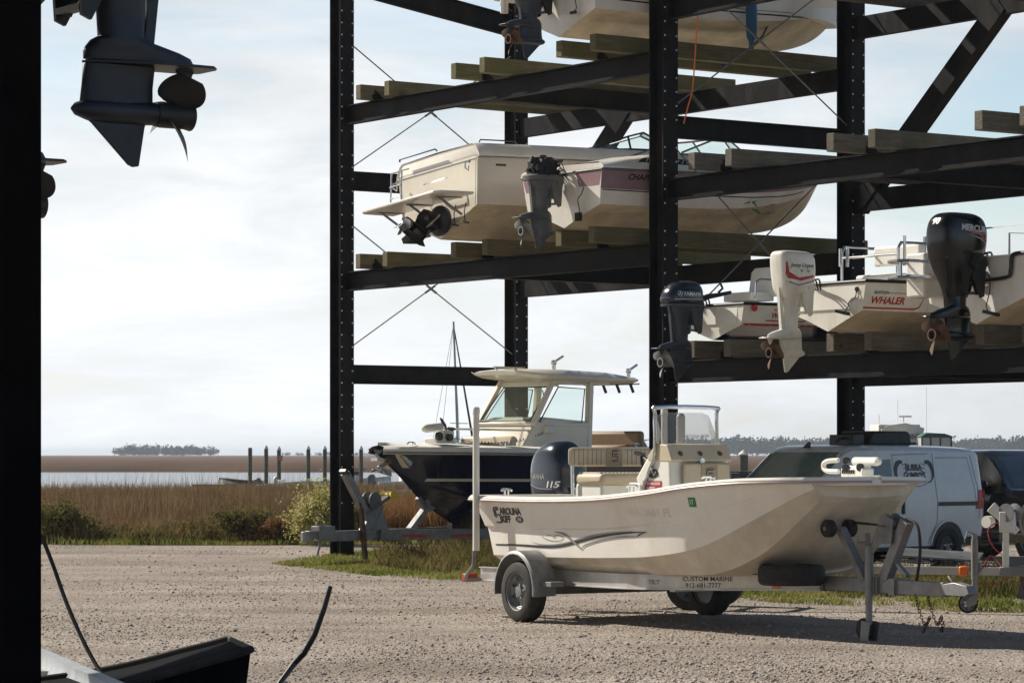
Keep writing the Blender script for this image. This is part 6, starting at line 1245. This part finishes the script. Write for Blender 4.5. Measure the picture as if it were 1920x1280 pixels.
def build_trailer2():
    o = P(1912, HY, 32.6); t = empty('boat_trailer', (o.x, 32.6, 0), R(-20), 'empty galvanised boat trailer in front of the white van, orange marker on its rail', 'boat trailer')
    # coupler at origin, body runs to -x
    g2 = galv
    m = MB(); m.box((-1.15, 0, .45), (2.3, .07, .085)); m.build('tongue', alu, t, smooth=False, bevel=.004)
    for sg in (-1, 1):
        m = MB(); m.bar((-1.6, sg * .03, .45), (-2.9, sg * .40 + .0, .45), .06, .09); m.bar((-2.9, sg * .40, .45), (-4.4, sg * .40, .45), .06, .09); m.build('frame_rail', g2, t, smooth=False)
    for sg in (-1, 1):
        wheel(t, (-3.5, sg * .55, .28), (0, sg, 0), .28, .16, rimm=oldgrey)
        m = MB(); m.box((-3.5, sg * .55, .60), (.8, .2, .02)); m.box((-3.11, sg * .55, .52), (.02, .2, .16)); m.box((-3.89, sg * .55, .52), (.02, .2, .16)); m.build('fender', g2, t, bevel=.01)
    for x in (-2.9, -3.5, -4.3):
        m = MB(); m.box((x, 0, .39), (.07, .95, .06)); m.build('cross_member', g2, t, smooth=False)
    m = MB(); m.box((-1.0, .65, .60), (.9, .3, .02), rot=(0.25, .05, 0)); m.box((-.75, .65, .5), (.04, .1, .18)); m.build('splash_plate', oldgrey, t)
    m = MB(); m.box((-.60, -.02, .45), (.10, .10, .11)); m.build('marker_light', orange, t, bevel=.02)
    m = MB(); m.box((-.06, 0, .45), (.30, .10, .10)); m.prism([(-.1, -.05), (.12, -.06), (.16, .03), (.05, .08), (-.1, .07)], (.1, 0, .45), (1, 0, 0), (0, 0, 1), .09); m.build('coupler', g2, t, bevel=.01)
    m = MB(); m.tube([(-.47, -.09, .16), (-.47, -.09, .85)], .030, 12); m.tube([(-.47, -.09, .36), (-.47, -.09, .80)], .038, 12); m.box((-.47, -.04, .50), (.12, .08, .1)); m.tube([(-.47, -.09, .85), (-.54, -.12, .88), (-.56, -.14, .80)], .009, 6); m.prism([(0, .14), (.05, .12), (.03, -.02), (-.06, -.06), (-.09, -.02)], (-.47, -.13, .12), (1, 0, 0), (0, 0, 1), .01); j = m.build('jack', g2, t)
    wheel(j, (-.54, -.09, .105), (0, -1, 0), .10, .05, name='jack_wheel', rimm=inkgrey, spokes=6, rimr=.8)
    m = MB(); m.box((-.15, 0, .80), (.06, .07, .64)); m.box((-.13, 0, .98), (.16, .14, .22)); m.prism([(-.30, .15), (.0, -.1), (.05, -.05), (-.22, .24)], (-.05, 0, .95), (1, 0, 0), (0, 0, 1), .06); wp = m.build('winch_post', gelin, t, bevel=.006)
    m = MB(); m.lathe([(0, -.08), (.10, -.08), (.10, -.07), (.04, -.06), (.04, .06), (.10, .07), (.10, .08), (0, .08)], (-.10, 0, 1.08), (.5, 1, 0), 22); m.build('winch', g2, wp)
    m = MB(); m.lathe([(.03, -.04), (.065, -.04), (.065, .04), (.03, .04)], (-.34, 0, .98), (.5, 1, 0), 16); m.build('bow_roller', gelin, wp)
    for k in range(2):
        m = MB(); pts = bez([(.02, k * .1 - .05, .40), (.06, k * .1, .22), (.12, k * .1, .12), (.16, k * .1, .25), (.1, k * .12, .38)], 6); m.tube(pts, .010, 5); m.build('safety_chain', rust, t)
    m = MB(); m.tube(bez([(-.2, .03, .50), (-.3, -.05, .62), (-.38, -.05, .5), (-.48, -.05, .36), (-.3, -.05, .3), (-.1, 0, .4)], 6), .005, 5); m.tube(bez([(-.15, .0, .6), (-.28, -.05, .72), (-.33, -.05, .9), (-.2, 0, 1.0)], 6), .006, 5); m.build('wiring', inkred, t)
build_trailer2()
# a second tongue at the far right
t = empty('boat_trailer', P(1935, HY, 33.8).xy.to_3d(), R(150), 'rusty trailer nose at the right edge with dark post and tyre, mostly cut off', 'boat trailer')
m = MB(); m.box((-.7, 0, .5), (2.2, .12, .14)); m.bar((.12, 0, .1), (-.05, 0, 1.0), .09, .08, up=(1, 0, 0)); m.build('tongue', oldgrey, t, smooth=False)
m = MB(); m.box((-.4, .3, .78), (1.3, .12, .10)); m.build('wood_bunk', timberg, t)
wheel(t, (-.25, .55, .98), (.6, 1, 0), .22, .16, name='spare_wheel')
# ================================================================ foreground bits
DX = mat('dark_hull_paint', (.005, .005, .006), .85, var=.4, spec=.06)
def build_fg():
    t = empty('jon_boat', (-4.18, 14.0, 0), math.atan2(.22, .97), 'black flat bowed small boat poking up at the bottom edge', 'small boat')
    st = [[(0, 0, .25), (0, .40, .26), (0, .48, .55)], [(1.2, 0, .25), (1.2, .42, .26), (1.2, .50, .54)], [(2.2, 0, .28), (2.2, .40, .30), (2.2, .48, .62)], [(2.75, 0, .44), (2.75, .36, .46), (2.75, .43, .74)], [(2.92, 0, .56), (2.92, .34, .57), (2.94, .40, .79)]]
    h, g = hullmesh(t, st, [DX, DX], [0, 0]); deck(t, g, .05, 1.2, DX, lip=.015); rail_along(t, g, rubber, .018)
    m = MB(); [m.box((x, 0, .12), (.3, 1.0, .24)) for x in (.5, 2.2)]; m.build('support_block', timberg, t)
    t = empty('aluminium_boat', (-2.47, 16.07, 0), math.atan2(-2.13, .65), 'silver aluminium boat edge low in the bottom left corner', 'small boat')
    m = MB()
    prf = [V(0, -.06, .63), V(0, -.06, .67), V(0, .0, .675), V(0, .03, .655), V(0, .03, .62), V(0, .0, .60), V(0, -.08, .18), V(0, -1.2, .15), V(0, -1.3, .67), V(0, -1.24, .67), V(0, -1.18, .56), V(0, -.10, .56)]
    m.loft([[p + V(x, (.25 if x < -.2 else 0) * -1, 0) for p in prf] for x in (-.9, 0, 1.2, 2.6, 3.4)]); m.build('hull', mat('oxidised_aluminium', (.34, .36, .38), .55, .4, var=.2), t)
    m = MB(); m.box((.4, -.6, .585), (.5, 1.1, .04)); m.build('bench', alu, t)
    pts = [P(78, 1004, 14.9), P(100, 1060, 14.8), P(125, 1130, 14.7), P(158, 1205, 14.6), P(190, 1262, 14.5), P(204, 1278, 14.4)]
    c0 = pts[0].copy(); m = MB(); m.tube(bez([p - c0 for p in pts], 5), .011, 6); o = m.build('rope', rubber, None); o.location = c0; tag(o, 'dark slack rope running down from the near black column to the silver boat', 'rope')
    pts = [P(620, 1098, 15.0), P(608, 1140, 15.0), P(590, 1190, 15.0), P(570, 1225, 15.0), P(552, 1243, 15.0), P(525, 1279, 14.9), P(495, 1330, 14.8)]; pts.append(V(pts[-1].x - .1, 14.7, .0))
    c0 = V(pts[-1].x, pts[-1].y, 0); m = MB(); m.tube([p - c0 for p in pts], [.011, .013, .014, .014, .015, .013, .013, .013], 8); o = m.build('bent_pipe', blackp, None); o.location = c0; tag(o, 'bent black pipe sticking up at the bottom edge beside the black small boat', 'pipe')
build_fg()
# ================================================================ creek: pilings, moored boats
DW = 257.0; WZ = -1.2
pw = mat('green_brown_piling', (.10, .105, .075), .85, var=.3, scale=2, dirt=(.03, .03, .02), dirtamt=.6)
def piling(px, ytop, d, label, cap=True, w=.17, extra=None):
    o = P(px, HY, d); t = empty('piling', (o.x, d, WZ), 0, label, 'piling', 'mooring pilings in the creek')
    h = CH - (ytop - HY) * d / F - WZ; m = MB(); m.tube([(0, 0, -1), (0, 0, h)], w, 12); m.build('post', pw, t)
    if cap: m = MB(); m.lathe([(w * 1.12, h - .02), (w * 1.12, h + .06), (.01, h + .34)], (0, 0, 0), (0, 0, 1), 12); m.build('cap', gelin, t)
    if extra: m = MB(); m.box((.15, -.2, h - .7), (.35, .1, .45)); m.build('orange_sign', mat('faded_orange', (.5, .17, .08), .6), t)
for a in ((469, 839, 'leftmost mooring piling, flat topped, left of the moored skiff', False), (499, 841, 'capped piling rising behind the moored skiff', True), (578, 842, 'capped piling between the moored skiff and the left rack column', True), (609, 842, 'capped piling just left of the left rack column', True), (677, 842, 'capped piling just right of the left rack column', True)): piling(a[0], a[1], DW, a[2], a[3])
piling(523, 843, DW, 'capped piling with a small faded orange sign', True, extra=1)
piling(1394, 852, 200, 'capped piling left of the van, beside the covered boat', True, w=.3); piling(1832, 852, 200, 'capped piling showing above the dark pickup', True, w=.24); piling(1862, 852, 200, 'square topped piling at the right above the dark pickup', False, w=.24)
def mboat(name, px, d, L_, B_, H, ang, label, hm=gel, kind='skiff', cat='boat'):
    o = P(px, HY, d); t = empty(name, (o.x, d, WZ - .12), ang, label, cat)
    st = vst(L_, B_, H, H * 1.5, cz=.4, tuck=.85, rake=.05, full=1.1); h, g = hullmesh(t, st, [hm, hm], [1, 1, 0, 0]); deck(t, g, .15, H * .5, gelin); return t, g
t, g = mboat('moored_skiff', 490, DW - 8, 4.6, 1.7, .62, R(-28), 'small white open skiff with dark outboard moored among the pilings'); outboard(t, (-.1, 0, .6), 'round', .95, yamgrey, yamgrey); 
m = MB(); m.box((2.0, 0, .75), (.5, .6, .5)); m.build('console', gelin, t, bevel=.04)
t, g = mboat('moored_boat', 705, DW - 10, 5.6, 2.1, .8, R(15), 'moored white boat with dark outboard, seen under the navy boat bow'); outboard(t, (-.1, 0, .8), 'round', 1.15, oldgrey, oldgrey); m = MB(); m.box((2.4, 0, 1.1), (.8, .9, .9)); m.box((2.3, 0, 1.75), (.1, .8, .5)); m.build('console', gelin, t, bevel=.05)
t, g = mboat('moored_boat', 600, DW + 6, 6.2, 2.2, .8, R(10), 'moored cabin boat half hidden by the left rack column'); m = MB(); m.box((2.6, 0, 1.2), (2.0, 1.6, .9)); m.build('cabin', gel, t, bevel=.06); m = MB(); m.box((2.6, -.81, 1.45), (1.7, .03, .35)); m.build('cabin_window', ink, t); m = MB(); m.box((2.6, 0, 1.78), (2.6, 1.9, .08)); m.build('cabin_roof', mat('green_canvas', (.03, .10, .08), .7), t, bevel=.03); m = MB(); m.box((1.5, 0, .75), (1.5, 2.0, .25)); m.build('yellow_trim', yellowp, t)
t, g = mboat('moored_boat', 522, DW + 30, 4.4, 1.6, .6, R(170), 'low dark boat drifting behind the leftmost piling', hm=blackp)
t.location.x = P(495, HY, DW + 30).x
o = P(537, HY, DW + 2); t, g = mboat('moored_boat', 540, DW + 2, 4.4, 1.7, .6, R(12), 'moored boat showing a white outboard left of the rack column'); outboard(t, (-.1, 0, .6), 'round', 1.1, whitep, whitep); t.location.x = P(516, HY, DW).x + .4
# sailboat
t, g = mboat('sailboat', 800, DW + 20, 9.0, 2.9, 1.2, R(8), 'sailboat whose tall bare mast rises behind the navy boat', cat='sailboat')
bx = P(861, HY, DW + 20).x - P(800, HY, DW + 20).x; m = MB(); ht_ = CH + (HY - 600) * (DW + 20) / F - WZ
m.tube([(bx, 0, 1.2), (bx - .5, 0, ht_)], [.13, .09], 8); m.tube([(bx - .9, -.9, 5.9), (bx + .95, .9, 5.9)], .04, 5); m.build('mast', mat('pale_mast', (.30, .38, .38), .4, .4), t)
m = MB(); m.tube([(bx - .5, 0, ht_ - .3), (bx + 1.75, 0, 1.6)], [.05, .13], 8); m.build('furled_sail', mat('navy_canvas', (.02, .03, .05), .8), t)
m = MB(); [m.tube([(bx - .5, 0, ht_ - .3), p], .02, 4) for p in ((bx - 3.0, -.5, 1.3), (bx - 1.9, .6, 1.3), (bx - .3, -1.3, 1.3), (bx + .4, 1.3, 1.3))]; m.build('rigging', inkgrey, t)
m = MB(); m.box((3.6, 0, 1.5), (3.2, 1.8, .6)); m.build('cabin', gel, t, bevel=.1); m = MB(); m.tube([(bx, 0, 2.4), (bx - 3.0, 0, 2.4)], .09, 6); m.build('boom', alu, t)
# boat beside the dock at right with covered windshield
t, g = mboat('moored_boat', 1335, 190, 6.5, 2.3, 1.0, R(12), 'white boat with black canopy moored left of the van roof'); m = MB(); m.box((2.3, 0, 1.95), (2.8, 1.9, .10)); m.box((2.3, 0, 1.70), (2.6, 1.6, .36)); m.build('canopy', mat('black_canvas', (.02, .03, .04), .8), t, bevel=.04)
m = MB(); m.prism([(0, 0), (1.5, 0), (.35, .75)], (3.4, 0, 1.1), (1, 0, 0), (0, 0, 1), 1.5); m.build('clear_curtain', mat('hazy_vinyl', (.5, .53, .53), .3), t)
for i, (px, y0) in enumerate(((1388, 836), (1410, 862))): 
    pass
# trawler and enclosed boat behind the van
t, g = mboat('trawler', 1570, 205, 9.0, 3.2, 1.6, R(8), 'white trawler with wheelhouse windows rising behind the van roof', cat='trawler'); t.location.z += .62; bx = P(1642, HY, 205).x - P(1570, HY, 205).x
m = MB(); m.box((bx + 1.4, 0, 3.1), (2.9, 2.4, 2.7)); c = m.build('wheelhouse', gel, t, bevel=.08)
m = MB(); m.prism([(-.1, 4.0), (2.8, 4.0), (2.9, 4.4), (1.6, 4.75), (.4, 4.6), (-.1, 4.35)], (bx + .2, 0, -.2), (1, 0, 0), (0, 0, 1), 2.7); m.build('wheelhouse_roof', gel, t, bevel=.06)
m = MB(); [m.box((bx + x, -1.205, 3.75), (w, .03, .55)) for x, w in ((.55, .6), (1.2, .5), (2.1, .55))]; m.build('cabin_window', mat('grey_glass', (.22, .28, .28), .1), t)
m = MB(); m.tube([(bx + 2.0, 0, 4.6), (bx + 2.0, 0, 5.0)], .05, 6); m.box((bx + 2.1, 0, 5.0), (.9, .12, .12)); m.build('radar', gelin, t)
for x_, a_, b_, r_ in ((.3, 4.5, 5.1, .03), (1.6, 4.7, 6.1, .02), (3.6, 2.5, 7.0, .015)): m = MB(); m.tube([(bx + x_, 0, a_), (bx + x_, 0, b_)], r_, 5); m.build('antenna', gelin, t)
t, g = mboat('cabin_boat', 1650, 203, 7.0, 2.6, 1.4, R(5), 'boat with clear curtain enclosure under a green canopy, right of the trawler'); t.location.z += .8; bx = P(1722, HY, 203).x - P(1650, HY, 203).x
m = MB(); m.prism([(0, 3.75), (.4, 3.98), (1.6, 3.92), (2.1, 3.75), (2.1, 3.66), (0, 3.66)], (bx, 0, -.28), (1, 0, 0), (0, 0, 1), 2.2); cp = m.build('canopy', mat('green_canvas', (.03, .10, .08), .7), t, bevel=.05)
m = MB(); m.box((bx + 1.05, 0, 2.86), (2.0, 2.0, 1.12)); m.build('clear_curtain', mat('hazy_vinyl', (.5, .53, .53), .3), cp)
m = MB(); [m.box((bx + x, -1.02, 2.86), (.09, .04, 1.14)) for x in (.05, .65, 1.3, 2.04)]; m.box((bx + 1.05, -1.02, 2.3), (2.0, .04, .1)); m.build('curtain_frame', ink, cp); m = MB(); m.box((bx + 1.2, 0, 1.9), (3.6, 2.2, 1.0)); m.build('cabin', gel, t, bevel=.08)
# boat with a rail arch just left of the middle column
t, g = mboat('moored_boat', 1155, 120, 5.6, 2.1, .9, R(12), 'boat with a chrome tower arch, just left of the middle column'); t.location.z = WZ + .1; bx = P(1203, HY, 120).x - P(1155, HY, 120).x
m = MB()
for y in (-.8, .8): m.tube(bez([(bx, y, 2.3), (bx + .05, y, 2.9), (bx + .35, y, 3.35), (bx + 1.2, y, 3.45)], 5), .03, 6)
for z in (2.9, 3.4): m.tube([(bx + .3, -.8, z), (bx + 1.2, -.8, z)], .02, 5)
m.tube([(bx + .35, -.8, 3.4), (bx + .35, .8, 3.4)], .03, 6); m.build('tower_arch', chrome, t); m = MB(); m.box((bx + .6, 0, 1.6), (1.6, 1.5, 1.2)); m.build('console', gelin, t, bevel=.06)
# dock running behind the pilings
dk = mat('dock_planks', (.22, .19, .16), .85, var=.25)
t = empty('floating_dock', (P(640, HY, DW + 10).x, DW + 10, WZ), R(2), 'low floating dock behind the moored boats', 'dock'); m = MB(); m.box((4, 0, .2), (34, 1.6, .25)); m.build('decking', dk, t)
# ================================================================ haze
hz = bpy.data.materials.new('haze'); hz.use_nodes = True; tt_ = hz.node_tree
for n in list(tt_.nodes): tt_.nodes.remove(n)
oo = nd(tt_, 'ShaderNodeOutputMaterial'); pv = nd(tt_, 'ShaderNodeVolumePrincipled'); pv.inputs['Color'].default_value = (.74, .86, 1.0, 1); pv.inputs['Density'].default_value = 0.00013; pv.inputs['Anisotropy'].default_value = 0.2
tt_.links.new(pv.outputs[0], oo.inputs['Volume'])
m = MB(); m.box((0, 4650, 6.4), (19000, 10300, 19.4)); o = m.build('haze', hz, None, smooth=False); tag(o, kind='stuff')
